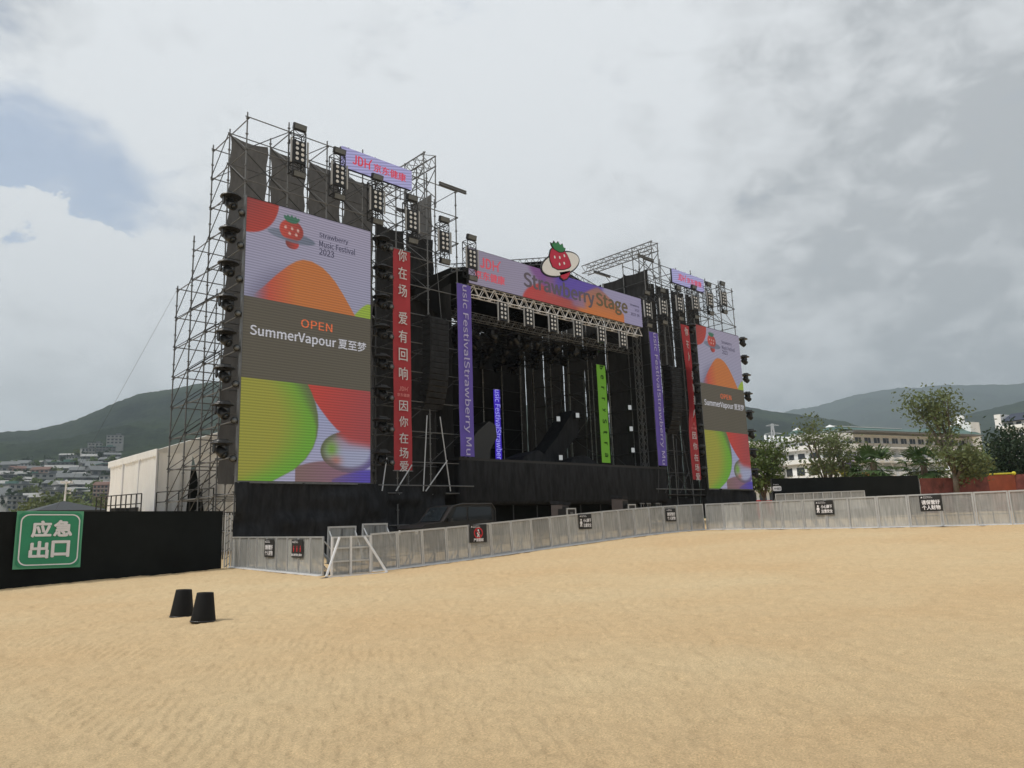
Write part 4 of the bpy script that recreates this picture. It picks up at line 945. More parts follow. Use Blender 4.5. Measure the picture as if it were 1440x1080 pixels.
def fill_box(px, py, y, lab):
    b = hit(px, py, 1, y); z0 = float(gz(b[0], y)); h = b[2]-z0
    t = thing('front_fill_speaker', lab, 'loudspeaker', (b[0], y, z0), 0, 'front fill loudspeakers before the deck')
    mb = MB(); mb.box((0, 0, h*.46), (.5, .75, h*.92)); part('cabinet', mb, M['fillgrey'], t, local=True)
    mb = MB(); mb.box((.02, -.02, h*.96), (.6, .85, h*.1), 0, .08, .1); part('cover', mb, M['blackcloth'], t, local=True)
    mb = MB(); mb.box((.0, -.385, h*.5), (.42, .02, h*.7)); part('grille', mb, M['black_m'], t, local=True)
M['fillgrey'] = mat('dusty_grey_cabinet', (.10, .085, .085, 1), .7)
fill_box(787, 706, 26, 'dusty speaker box left of centre before the deck'); fill_box(871, 698, 26.5, 'dusty speaker box right of centre before the deck')
def case(px, py, y, lab):
    b = hit(px, py, 1, y); z0 = float(gz(b[0], y)); h = b[2]-z0; t = thing('equipment_case', lab, 'equipment case', (b[0], y, z0), 0, 'equipment cases before the deck')
    mb = MB(); mb.box((0, 0, h/2), (.62, .6, h-.06)); part('case_body', mb, M['black'], t, local=True)
    mb = MB()
    for x in (-.31, .31): mb.bar((x, -.31, .04), (x, -.31, h-.04), .06, .06)
    for z in (.05, h-.04, h*.62): mb.bar((-.34, -.31, z), (.34, -.31, z), .055, .06)
    part('case_edging', mb, M['alu'], t, local=True)
    mb = MB(); mb.box((0, -.325, h*.8), (.2, .03, .1)); part('latch', mb, M['steel'], t, local=True)
case(796.5, 714.5, 25.6, 'pale edged black case right of the left speaker box'); case(882, 709, 26.2, 'pale edged black case right of the other speaker box')
for i, px in enumerate((903, 912, 925)):
    b = hit(px, 708, 1, 26); solo('metal_stool', MB().tube((b[0]-.15, 26, 1.05), (b[0]-.1, 26, b[2]), .03).tube((b[0]+.2, 26, 1.05), (b[0]+.12, 26, b[2]), .03).tube((b[0]-.2, 26, b[2]), (b[0]+.2, 26, b[2]), .03), M['steel'], f'{ORD[i]} thin pipe stand from the left before the right end of the deck', 'pipe stand', 'pipe stands before the deck')

# ---- covered off-road car before the deck
def car():
    x0, x1, y, g = 19.3, 23.6, 26.0, .72
    t = thing('parked_car', 'black boxy car parked behind the fence before the stage', 'car', ((x0+x1)/2, y+.85, g))
    side = [(x0, g+.45), (x0+.02, g+.95), (x0+.25, g+1.08), (x0+1.15, g+1.18), (x0+1.75, g+1.84), (x0+2.2, g+1.93), (x1-.3, g+1.93), (x1-.03, g+1.78), (x1, g+.5)]
    mb = MB(); k = len(side); mb.add([(x, y, z) for x, z in side]+[(x, y+1.75, z) for x, z in side], [tuple(range(k))[::-1], tuple(range(k, 2*k))]+[(i, (i+1) % k, k+(i+1) % k, k+i) for i in range(k)]); mb.v = [(a, b, c) for a, b, c in mb.v]
    part('body', mb, M['car'], t)
    for nm, poly in (('window', [(x0+1.62, g+1.22), (x0+2.55, g+1.22), (x0+2.55, g+1.80), (x0+1.98, g+1.80)]), ('window', [(x0+2.66, g+1.22), (x1-.22, g+1.22), (x1-.3, g+1.80), (x0+2.66, g+1.80)])):
        mb = MB(); mb.prism(poly, (0, y-.015, 0), EX, EZ, .03); part(nm, mb, M['glass'], t)
    mb = MB(); mb.path([(x0+1.2, y-.02, g+1.2), (x0+1.78, y-.02, g+1.86), (x0+2.3, y-.02, g+1.95), (x1-.25, y-.02, g+1.95), (x1-.02, y-.02, g+1.7), (x1-.02, y-.02, g+1.15)], .035); part('roof_trim', mb, M['car_trim'], t)
    mb = MB(); mb.add([(x0+1.17, y+.15, g+1.21), (x0+1.17, y+1.6, g+1.21), (x0+1.72, y+1.5, g+1.82), (x0+1.72, y+.25, g+1.82)], [(0, 3, 2, 1)]); mb.v = [(a-.02, b, c+.02) for a, b, c in mb.v]; part('windscreen', mb, M['glass'], t)
    for wx in (x0+.85, x1-.85):
        for wy in (y+.02, y+1.73):
            mb = MB(); mb.lathe([(.2, -.1), (.36, -.1), (.38, 0), (.36, .1), (.2, .1)], (wx, wy, g+.37), 20, (0, 1, 0)); o = part('wheel', mb, M['rubber'], t, True)
            r_ = MB(); r_.lathe([(.03, -.11), (.2, -.09), (.2, .09), (.03, .11)], (wx, wy, g+.37), 14, (0, 1, 0)); part('rim', r_, M['steel'], o)
    for hy in (y+.25, y+1.5):
        mb = MB(); mb.lathe([(.09, 0), (.11, -.03), (.05, -.05)], (x0+.02, hy, g+.78), 12, (1, 0, 0)); part('headlight', mb, M['lens'], t)
    mb = MB(); mb.box((x0+1.55, y-.12, g+1.25), (.12, .2, .16)); part('mirror', mb, M['car_trim'], t)
car()

# ================================================================== crowd fence
fm = bpy.data.materials.new('perforated_sheet'); fm.use_nodes = True
def fence_mat():
    nt = fm.node_tree; N = nt.nodes; L = nt.links; b = N['Principled BSDF']; b.inputs['Base Color'].default_value = (.40, .39, .365, 1); b.inputs['Metallic'].default_value = .1; b.inputs['Roughness'].default_value = .55
    tc = N.new('ShaderNodeTexCoord'); oi = N.new('ShaderNodeObjectInfo'); va = N.new('ShaderNodeVectorMath'); L.new(tc.outputs['Object'], va.inputs[0]); L.new(oi.outputs['Location'], va.inputs[1])
    mp = N.new('ShaderNodeMapping'); mp.inputs['Scale'].default_value = (9, 9, .8); L.new(va.outputs[0], mp.inputs[0])
    n = N.new('ShaderNodeTexNoise'); n.inputs['Scale'].default_value = 2; n.inputs['Detail'].default_value = 5; L.new(mp.outputs[0], n.inputs['Vector'])
    r = N.new('ShaderNodeValToRGB'); r.color_ramp.elements[0].color = (.34, .35, .345, 1); r.color_ramp.elements[1].color = (.56, .565, .555, 1); r.color_ramp.elements[0].position = .3; r.color_ramp.elements[1].position = .7; L.new(n.outputs['Fac'], r.inputs[0])
    h = N.new('ShaderNodeHueSaturation'); L.new(r.outputs[0], h.inputs['Color']); mr = N.new('ShaderNodeMapRange'); mr.inputs[3].default_value = .82; mr.inputs[4].default_value = 1.18; L.new(oi.outputs['Random'], mr.inputs[0]); L.new(mr.outputs[0], h.inputs['Value']); L.new(h.outputs[0], b.inputs['Base Color'])
    t = N.new('ShaderNodeBsdfTransparent'); mx = N.new('ShaderNodeMixShader'); mx.inputs[0].default_value = .46; L.new(b.outputs[0], mx.inputs[1]); L.new(t.outputs[0], mx.inputs[2]); L.new(mx.outputs[0], N['Material Output'].inputs[0])
fence_mat(); M['perf'] = fm
def make_barrier(w=.98, h=1.2):
    """x along the fence, front towards -y"""
    t = thing('crowd_barrier', 'x', 'crowd barrier')
    mb = MB()
    for x in (-w/2+.03, w/2-.03): mb.bar((x, 0, 0), (x, 0, h), .05, .05)
    mb.bar((-w/2+.055, 0, h-.025), (w/2-.055, 0, h-.025), .07, .055); mb.bar((-w/2+.055, 0, .03), (w/2-.055, 0, .03), .05, .05); part('frame', mb, M['alu'], t, local=True)
    mb = MB(); mb.box((0, .0, h/2), (w-.12, .008, h-.12)); part('perforated_sheet', mb, M['perf'], t, local=True)
    mb = MB(); mb.bar((0, .03, .08), (0, .03, h-.08), .035, .03); mb.bar((-w/2+.06, .03, h*.62), (w/2-.06, .03, h*.62), .03, .03); mb.bar((-w/2+.06, .03, h*.33), (w/2-.06, .03, h*.33), .03, .03); part('stiffener', mb, M['steel'], t, local=True)
    for x in (-w/2+.05, w/2-.05):
        mb = MB(); mb.tube((x, .04, h-.15), (x*.9, 1.0, .05), .022); part('strut', mb, M['alu'], t, local=True)
    mb = MB(); mb.box((0, -.10, .012), (w-.02, .18, .02), 0, .05); part('foot_plate', mb, M['alu_w'], t, local=True)
    mb = MB(); mb.box((0, .55, .012), (w-.02, 1.0, .02)); part('base_plate', mb, M['steel'], t, local=True)
    return t
br = make_barrier(); st = []; BG = 'perforated aluminium crowd barriers before the stage'
FENCE = []
def run(a, b, n, lab):
    a = np.array(a, float); b = np.array(b, float); d = (b-a)/n; rz = math.atan2(d[1], d[0])
    for i in range(n):
        c = a+d*(i+.5); z = float(gz(c[0], c[1]))
        o = place(br, st, (c[0], c[1], z), rz+.02*math.sin(i*2.7), lab(i), BG); o.scale = (np.linalg.norm(d)/.98, 1, 1); FENCE.append((c, rz, z))
        s0 = float(gz(*(c-d/2))); s1_ = float(gz(*(c+d/2))); o.rotation_euler[1] = -math.atan2(s1_-s0, np.linalg.norm(d))
run((13.05, 30.3), (12.1, 21.35), 9, lambda i: f'{ORD[i]} barrier panel counting from the black wall towards the slanted gate')
run((13.6, 20.95), (31.2, 19.75), 18, lambda i: f'{ORD[i]} barrier panel right of the slanted gate in the long run before the stage')
run((31.15, 19.6), (30.2, 12.5), 7, lambda i: f'{ORD[i]} barrier panel after the bend of the fence on the right')
run((30.2, 12.58), (32.6, 1.0), 11, lambda i: f'{ORD[i+7]} barrier panel after the bend of the fence on the right')

def gate():
    t = thing('barrier_gate', 'white framed gate with two slanted props at the fence corner', 'gate', (12.75, 20.8, .28), -.13); g = 0
    for x in (-.62, 0, .66):
        mb = MB(); mb.bar((x, 0, 0), (x, 0, 1.2), .06, .06); part('post', mb, M['alu_w'], t, local=True)
    for z in (.04, .45, .85, 1.18):
        mb = MB(); mb.bar((-.6, .01, z), (.64, .01, z), .04, .05); part('rail', mb, M['alu'], t, local=True)
    mb = MB(); mb.box((.02, .05, .62), (1.24, .008, 1.1)); part('perforated_sheet', mb, M['perf'], t, local=True)
    for s_ in (-1, 1):
        mb = MB(); mb.tube((.02+s_*.42, -.04, 1.17), (.02+s_*1.0, -.45, .04), .04); part('prop', mb, M['alu_w'], t, local=True)
    mb = MB(); mb.bar((-.95, -.45, .03), (.98, -.45, .03), .07, .05); part('foot_bar', mb, M['alu_w'], t, local=True)
    mb = MB(); mb.bar((-1.15, -.48, .0), (-.85, -.4, .03), .12, .03); mb.bar((.9, -.4, .02), (1.3, -.44, .0), .12, .03); part('foot_plate', mb, M['steel'], t, local=True)
gate()
for i, (px, w_, top) in enumerate(((480, 1.1, 740), (526, 1.0, 736))):
    b = hit(px, top, 1, 22.3); t = place(br, st, (b[0], 22.3, b[2]-1.2), PI+.1*i-.15, f'{"left" if i == 0 else "right"} spare barrier panel standing behind the slanted gate', BG); t.rotation_euler[0] = -.06
for i in range(9):
    px = 1100+i*13.2; b = hit(px, 693+(-.5)*i, 1, 21.5-1.2*i) if False else at(px, 694-.5*i, 50)
    place(br, st, (b[0], b[1], b[2]-1.2), -.70, f'{ORD[i]} barrier from the left in the far row before the low black wall', BG)
b = at(1165, 697, 43); 

# ---- signs on the fence
def fence_sign(px, py, wpx, hpx, idx, kind, label):
    c, rz, z = FENCE[idx]; n = Vector((math.sin(rz), -math.cos(rz), 0)); d = Vector((math.cos(rz), math.sin(rz), 0))
    # point where the view through the sign meets its panel's plane
    r = Vector(ray(px, py)); o = Vector(CAM); pl = Vector((c[0], c[1], 0))+n*.05; tt = (pl-o).dot(n)/r.dot(n); p = o+r*tt
    def at_(x, y): q = Vector(ray(x, y)); return o+q*((pl-o).dot(n)/q.dot(n))
    W_ = abs((at_(px+wpx/2, py)-at_(px-wpx/2, py)).dot(d)); H_ = abs((at_(px, py+hpx/2)-at_(px, py-hpx/2)).z)
    t = thing('safety_sign', label, 'sign', p-Vector((0, 0, H_/2)), rz, 'black safety signs on the fence')
    zc = H_/2; mb = MB(); mb.box((0, 0, zc), (W_, .012, H_)); part('board', mb, M['sign_k'], t, local=True); y = -.012
    mb = MB(); text(mb, '▲', (-W_*.38, y, zc+H_*.38), EX, EZ, W_*.1, H_*.09, 0); text(mb, 'Strawberry', (-W_*.12, y, zc+H_*.41), EX, EZ, W_*.36, H_*.06, .02); text(mb, 'Music Festival', (-W_*.10, y, zc+H_*.34), EX, EZ, W_*.4, H_*.06, .02); part('heading', mb, M['sign_w'], t, local=True)
    def put(s, cx, cz, w, h, m='sign_w', nm='lettering'):
        q = MB(); text(q, s, (W_*cx, y, zc+H_*cz), EX, EZ, W_*w, H_*h, .035); part(nm, q, M[m], t, local=True)
    def pict(cx, cz, s, m):
        q = MB(); q.prism(ellp(0, .30*s, .11*s, .11*s, 0, 12), (W_*cx, y, zc+H_*cz), EX, EZ, .004)
        q.prism([(-.14*s, .15*s), (.14*s, .15*s), (.2*s, -.15*s), (.1*s, -.1*s), (.14*s, -.45*s), (.03*s, -.45*s), (0, -.18*s), (-.1*s, -.45*s), (-.2*s, -.42*s), (-.1*s, -.1*s), (-.22*s, -.12*s)][::-1], (W_*cx, y, zc+H_*cz), EX, EZ, .004); part('pictogram', q, M[m], t, local=True)
    if kind == 'belongings': put('请保管好', .0, .06, .8, .27); put('个人财物', .0, -.26, .8, .27)
    elif kind == 'step': pict(-.33, -.06, H_*.62, 'sign_w'); put('小心脚下', .14, .08, .6, .24); put('注意安全', .14, -.24, .6, .24)
    elif kind == 'climb':
        q = MB(); pr_ = ellp(0, 0, .26*W_, .26*W_, 0, 28); inn = ellp(0, 0, .20*W_, .20*W_, 0, 28); k = 28; q.add([(x, y, zc+.02*H_+z) for x, z in pr_]+[(x, y, zc+.02*H_+z) for x, z in inn], [(i, (i+1) % k, k+(i+1) % k, k+i) for i in range(k)])
        q.bar((-.17*W_, y-.003, zc+.02*H_+.17*W_), (.17*W_, y-.003, zc+.02*H_-.17*W_), .006, .045*W_); part('prohibition_ring', q, M['sign_r'], t, local=True); pict(0, .02, W_*.42, 'sign_w'); put('严禁翻越', 0, -.36, .56, .17)
    else:
        for i, s in enumerate(('禁止攀爬', '禁止', '禁止')): pict(-.3+.3*i, .0, H_*.40, 'sign_r'); put('禁止拥挤' if i == 0 else s, (-.28, .07, .34)[i], -.34, (.40, .24, .24)[i], .13)
fence_sign(378.5, 771, 13, 25, 5, 'belongings', 'narrow black sign with two white lines nearest the black wall')
fence_sign(418, 771.5, 15.5, 25.5, 7, 'rules', 'black sign with three red pictograms left of the slanted gate')
fence_sign(672.5, 750, 24, 25.5, 14, 'climb', 'square black sign with a red prohibition ring')
fence_sign(823, 733.5, 18, 21, 19, 'step', 'black caution sign with white figure on the long fence before the deck')
fence_sign(943.5, 724, 14, 18, 24, 'belongings', 'small black sign with two white lines near the bend of the fence')
fence_sign(1159, 714, 26, 20, 30, 'step', 'black caution sign with white figure right of the fence bend')
fence_sign(1309, 707.5, 32, 23, 32, 'belongings', 'widest black sign with two bold white lines on the right fence')

# ---- buckets on the sand
bk = thing('rubber_bucket', 'x', 'bucket'); mb = MB(); mb.lathe([(.205, .0), (.215, .005), (.21, .05), (.198, .12), (.145, .485), (.14, .50), (.13, .495), (.125, .46), (.17, .05)], (0, 0, 0), 36); part('body', mb, M['rubber'], bk, True, local=True)
mb = MB(); mb.lathe([(.222, .0), (.225, .012), (.205, .03)], (0, 0, 0), 36); part('rim', mb, M['plastic'], bk, True, local=True); st = []
for (px, py), lab in (((255.5, 869), 'black upturned rubber bucket on the sand, left of the pair'), ((285.5, 875), 'black upturned rubber bucket on the sand, right of the pair and nearer')):
    b = hit(px, py, 2, .135); o = place(bk, st, (b[0], b[1], float(gz(b[0], b[1]))-.01), .4, lab, 'black buckets on the sand'); o.scale = (.98, .98, .98)
    o.rotation_euler[0] = .03; o.rotation_euler[1] = .02

# ================================================================== black wall on the left with the exit sign
def panel_wall(name, label, pts, h, matl, cat, n=None, step=1.2, amp=.02, ztop=None):
    """sheeted hoarding along plan points, with its own posts behind"""
    t = thing(name, label, cat, (pts[0][0], pts[0][1], float(gz(*pts[0]))))
    for (a, b) in zip(pts[:-1], pts[1:]):
        a = np.array(a, float); b = np.array(b, float); Lg = np.linalg.norm(b-a); d = (b-a)/Lg; nrm = np.array([d[1], -d[0]]); k = int(Lg/step*4); vs = []
        for i in range(k+1):
            p = a+(b-a)*i/k; g = float(gz(*p)); zt = ztop if ztop is not None else g+h
            for j in range(7):
                z = g-.05+(zt-g+.05)*j/6; o = amp*2*float(fbm(i*.13+a[0], z*.6, 3))+.025*(int(i*Lg/k/3.1) % 2); vs.append((p[0]+nrm[0]*o, p[1]+nrm[1]*o, z))
        mb = MB(); mb.add(vs, [(i*7+j, (i+1)*7+j, (i+1)*7+j+1, i*7+j+1) for i in range(k) for j in range(6)]); part('sheet', mb, matl, t, True)
        for i in range(int(Lg/2.4)+1):
            p = a+d*min(i*2.4, Lg-.05)-nrm*.08; g = float(gz(*p)); zt = ztop if ztop is not None else g+h
            mb = MB(); mb.bar((p[0], p[1], g), (p[0], p[1], zt-.03), .06, .06); part('post', mb, M['steel_dark'], t)
    return t
WA, WB = np.array([-3.5, 26.55]), np.array([12.55, 30.15])
panel_wall('hoarding_wall', 'long matt black hoarding wall on the left of the beach', [tuple(WA), tuple(WB)], 2.2, M['wallcloth'], 'wall', ztop=2.62)
def exit_sign():
    d = (WB-WA)/np.linalg.norm(WB-WA); rz = math.atan2(d[1], d[0]); n = Vector((d[1], -d[0], 0)); o = Vector(CAM); pl = Vector((WA[0], WA[1], 0))+n*.09
    def on(x, y): q = Vector(ray(x, y)); return o+q*((pl-o).dot(n)/q.dot(n))
    c = [on(24.5, 718.5), on(118, 719), on(112.5, 797.5), on(17, 801)]; base = (c[2]+c[3])/2
    t = thing('exit_sign', 'green cloth emergency exit sign with white characters on the black wall', 'sign', base)
    bil = lambda u, v, f=0: (c[0]*(1-u)*(1-v)+c[1]*u*(1-v)+c[2]*u*v+c[3]*(1-u)*v)+n*(f+.02*float(vnoise(u*3, v*3)))
    N_ = 14; mb = MB(); mb.add([bil(i/N_, j/N_) for i in range(N_+1) for j in range(N_+1)], [(i*(N_+1)+j, i*(N_+1)+j+1, (i+1)*(N_+1)+j+1, (i+1)*(N_+1)+j) for i in range(N_) for j in range(N_)]); part('cloth', mb, M['green_pale'], t, True)
    def rr(m, r, k=8):
        pts = []
        for cx, cy, a0 in ((1-m-r, m+r, -90), (1-m-r, 1-m-r, 0), (m+r, 1-m-r, 90), (m+r, m+r, 180)):
            pts += [(cx+r*math.cos(math.radians(a0+90*i/k)), cy+r*math.sin(math.radians(a0+90*i/k))) for i in range(k+1)]
        return pts
    A_, B_ = rr(.055, .13), rr(.075, .115); k = len(A_)
    mb = MB(); mb.add([bil(*p, .025) for p in rr(.03, .08)], [tuple(range(k))]); part('green_field', mb, M['green_sign'], t)
    mb = MB(); mb.add([bil(*p, .035) for p in A_]+[bil(*p, .035) for p in B_], [(i, (i+1) % k, k+(i+1) % k, k+i) for i in range(k)]); part('white_border', mb, M['sign_w'], t)
    for s, cx, cy, w, h in (('应', .36, .315, .30, .29), ('急', .68, .305, .29, .29), ('出', .345, .675, .29, .30), ('口', .665, .665, .28, .29)):
        v, f, sz = text_shape(s); mb = MB(); K_ = .012
        for i, (dx, dy) in enumerate(((0, 0), (-K_, 0), (K_, 0), (0, K_), (0, -K_), (K_*.7, K_*.7), (-K_*.7, K_*.7), (K_*.7, -K_*.7), (-K_*.7, -K_*.7))): mb.add([bil(cx+x/sz[0]*w*.93+dx, cy-y/sz[1]*h*.93+dy, .045+.0015*i) for x, y in v], f)
        part('character', mb, M['sign_w'], t)
exit_sign()
mb = MB(); b = hit(107, 815, 2, .24)
for i in range(14): mb.ball((b[0]+random.uniform(-.35, .35), b[1]-.1+random.uniform(-.1, .15), .22), random.uniform(.05, .13), 8, 5, (1.5, 1, .5))
solo('sand_heap', mb, M['sandbag'], 'small pale sand heap at the foot of the black wall', 'sand heap', smooth=True)
t = thing('corner_frame', 'bright lattice frame leaning at the gap between black wall and fence', 'pipe frame', (12.75, 30.5, .3))
for dx, dy in ((0, 0), (.22, 0), (.22, .3)):
    mb = MB(); mb.tube((12.75+dx, 30.3+dy, .3), (12.75+dx, 30.3+dy, 2.55), .028); part('post', mb, M['alu'], t)
for i in range(7):
    mb = MB(); mb.tube((12.75, 30.3, .4+.3*i), (12.97, 30.3, .55+.3*i), .014); part('rung', mb, M['steel'], t)
TG = 'trees before the white hotel'
# ================================================================== left: tent, railings, town
def marquee():
    x0, y0, y1 = 14.7, 44.4, 53.4; x1 = 25.0; ze, za = 6.62, 8.35; xm = (x0+x1)/2; g = .4
    t = thing('marquee_tent', 'white pitched marquee tent with a parted door behind the left tower', 'tent', (xm, y0, g))
    slit = [(hit(271, 640, 1, y0)[0], hit(271, 640, 1, y0)[2]), (hit(261, 715, 1, y0)[0], 2.6), (hit(291, 715, 1, y0)[0], 2.6)]
    def sl(z):
        f = np.clip((slit[0][1]-z)/(slit[0][1]-2.6), 0, 1)**.8
        return slit[0][0]+(slit[1][0]-slit[0][0])*f, slit[0][0]+(slit[2][0]-slit[0][0])*f
    def wall_grid(P, n, m, fold):
        vs = [P(i/n, j/m) for i in range(n+1) for j in range(m+1)]
        mb = MB(); mb.add(vs, [(i*(m+1)+j, (i+1)*(m+1)+j, (i+1)*(m+1)+j+1, i*(m+1)+j+1) for i in range(n) for j in range(m)]); return mb
    top = lambda x: ze+(za-ze)*(1-abs(x-xm)/(xm-x0))
    fold = lambda s, z: .17*math.sin(s*9+math.sin(z*.8)*.7)*max(0, 1-max(0, z-g)/7)+.07*float(vnoise(s*2, z*.8))
    def GA(u, v):
        z = g+v*(ze-.15-g); l, r = sl(z); x = x0+(l-x0)*u; return (x, y0+fold(x, z), z)
    def GB(u, v):
        z = g+v*(ze-.15-g); l, r = sl(z); x = r+(x1-r)*u; return (x, y0+fold(x, z)+.15*max(0, 1-u*6), z)
    part('gable_wall', wall_grid(GA, 30, 12, 0), M['tent'], t, True); part('gable_wall', wall_grid(GB, 40, 12, 0), M['tent'], t, True)
    mb = MB(); mb.prism([(x0, ze-.2), (x1, ze-.2), (x1, ze), (xm, za), (x0, ze)], (0, y0-.03, 0), EX, EZ, .05); part('gable_top', mb, M['tent'], t)
    for k in range(3):
        ya, yb_ = y0+3*k, y0+3*k+3
        part('side_wall', wall_grid(lambda u, v: (x0-.02+fold(ya+(yb_-ya)*u, v*6), ya+.06+(yb_-ya-.12)*u, g+v*(ze-g-.3)), 16, 8, 0), M['tent'], t, True)
        mb = MB(); mb.bar((x0-.08, ya, g), (x0-.08, ya, ze), .10, .10); part('pole', mb, M['white'], t)
    mb = MB(); mb.add([(x0-.1, y0-.15, ze-.05), (x0-.1, y1, ze-.05), (xm, y1, za+.06), (xm, y0-.15, za+.06), (x1+.1, y1, ze-.05), (x1+.1, y0-.15, ze-.05)], [(0, 3, 2, 1), (3, 5, 4, 2)]); part('roof', mb, M['tent'], t)
    mb = MB(); k = 60; vs = []
    for i in range(k+1):
        y = y0+(y1-y0)*i/k; vs += [(x0-.14, y, ze+.02), (x0-.14, y, ze-.32-.10*abs(math.sin(i*PI/3)))]
    mb.add(vs, [(2*i, 2*i+1, 2*i+3, 2*i+2) for i in range(k)]); part('valance', mb, M['tent'], t)
    mb = MB(); mb.box((slit[0][0]+.3, y0+.9, 3.0), (3.2, .1, 5.2)); part('door_shade_board', mb, M['wallcloth'], t)  # added dark board behind the door slit, standing for the tent's inner shade
marquee()
def railing(label, px0, px1, depth, ztop, h, n, solid=False):
    a = at(px0, 700, depth); b = at(px1, 700, depth-2.0); t = thing('guard_rail', label, 'railing', (a[0], a[1], ztop-h), 0, 'railings before the white tent')
    P_ = lambda u, z: (a[0]+(b[0]-a[0])*u, a[1]+(b[1]-a[1])*u, z)
    for z in (ztop, ztop-.55): 
        mb = MB(); mb.tube(P_(0, z), P_(1, z), .03); part('rail', mb, M['black_m'], t)
    for i in range(n+1):
        mb = MB(); mb.tube(P_(i/n, .6), P_(i/n, ztop), .035); part('post', mb, M['black_m'], t)
railing('dark railing with close posts left of the white tent', 136, 199, 44, 4.15, 1.1, 9)
railing('dark railing below the scaffold before the white tent door', 220, 300, 41.5, 4.15, 1.1, 5)
t = thing('loading_platform', 'dark scaffold loading platform at the foot of the white tent', 'platform', (16, 42, .4))
c = (at(160, 716, 43)+at(318, 716, 40))/2
mb = MB(); mb.box((c[0], c[1], 2.86), (7.4, 2.2, .12), -.62); part('deck', mb, M['black'], t)
for i in range(5):
    mb = MB(); q = at(165+36*i, 716, 42.5); mb.tube((q[0], q[1], .4), (q[0], q[1], 2.85), .04); part('leg', mb, M['steel_dark'], t)
for i, (px, w_) in enumerate(((170, .9), (194, .7), (222, .8))):
    q = at(px, 712, 44); mb = MB(); mb.box((q[0], q[1], 3.15), (w_, .6, .5), .3); mb.box((q[0], q[1], 3.43), (w_*1.04, .64, .07), .3); solo('equipment_box', mb, M['black'], f'{ORD[i]} dark equipment box from the left on the platform by the white tent', 'equipment box', 'equipment boxes on the loading platform')

q = at(91, 705, 60); t = thing('canopy_tent', 'dark pyramid canopy roof behind the green exit sign', 'canopy', (q[0], q[1], .5))
ap = at(90, 704.5, 60); mb = MB(); R0 = 3.6; cs = [(ap[0]+R0*math.cos(a+.85), ap[1]+R0*math.sin(a+.85), 4.05) for a in (0, PI/2, PI, 3*PI/2)]
mb.add(cs+[tuple(ap)], [(0, 1, 4), (1, 2, 4), (2, 3, 4), (3, 0, 4)]); mb.add(cs+[(x, y, 3.75) for x, y, z in cs], [(i, 4+i, 4+(i+1) % 4, (i+1) % 4) for i in range(4)]); part('roof', mb, mat('dark_canopy_sheet', (.035, .04, .045, 1), .6), t)
for x, y, z in cs:
    mb = MB(); mb.tube((x, y, .4), (x, y, 3.8), .05); part('leg', mb, M['steel_dark'], t)
q = at(90.5, 690, 88); zt = at(92, 677.5, 88)[2]
t = thing('lamp_mast', 'tall white lamp mast with a ring of floodlights before the hillside town', 'lamp mast', (q[0], q[1], .5))
mb = MB(); mb.tube((q[0], q[1], .5), (q[0]+.15, q[1], zt), .14, 10, .09); part('pole', mb, M['white'], t)
for i in range(6):
    a = i*PI/3; mb = MB(); c = (q[0]+.15+.48*math.cos(a), q[1]+.48*math.sin(a), zt-.02); mb.bar((q[0]+.15, q[1], zt-.1), c, .05, .05); mb.box(c, (.3, .2, .24), a); part('floodlight', mb, M['alu_w'], t)
mb = MB(); mb.ball((q[0]+.15, q[1], zt+.1), .17); part('cap', mb, M['white'], t)
for k, z in enumerate((zt-.9, zt-1.3)):
    mb = MB(); mb.box((q[0]+.4, q[1], z), (.5, .06, .06)); mb.box((q[0]+.62, q[1], z), (.16, .16, .2)); part('bracket_lamp', mb, M['alu_w'], t)

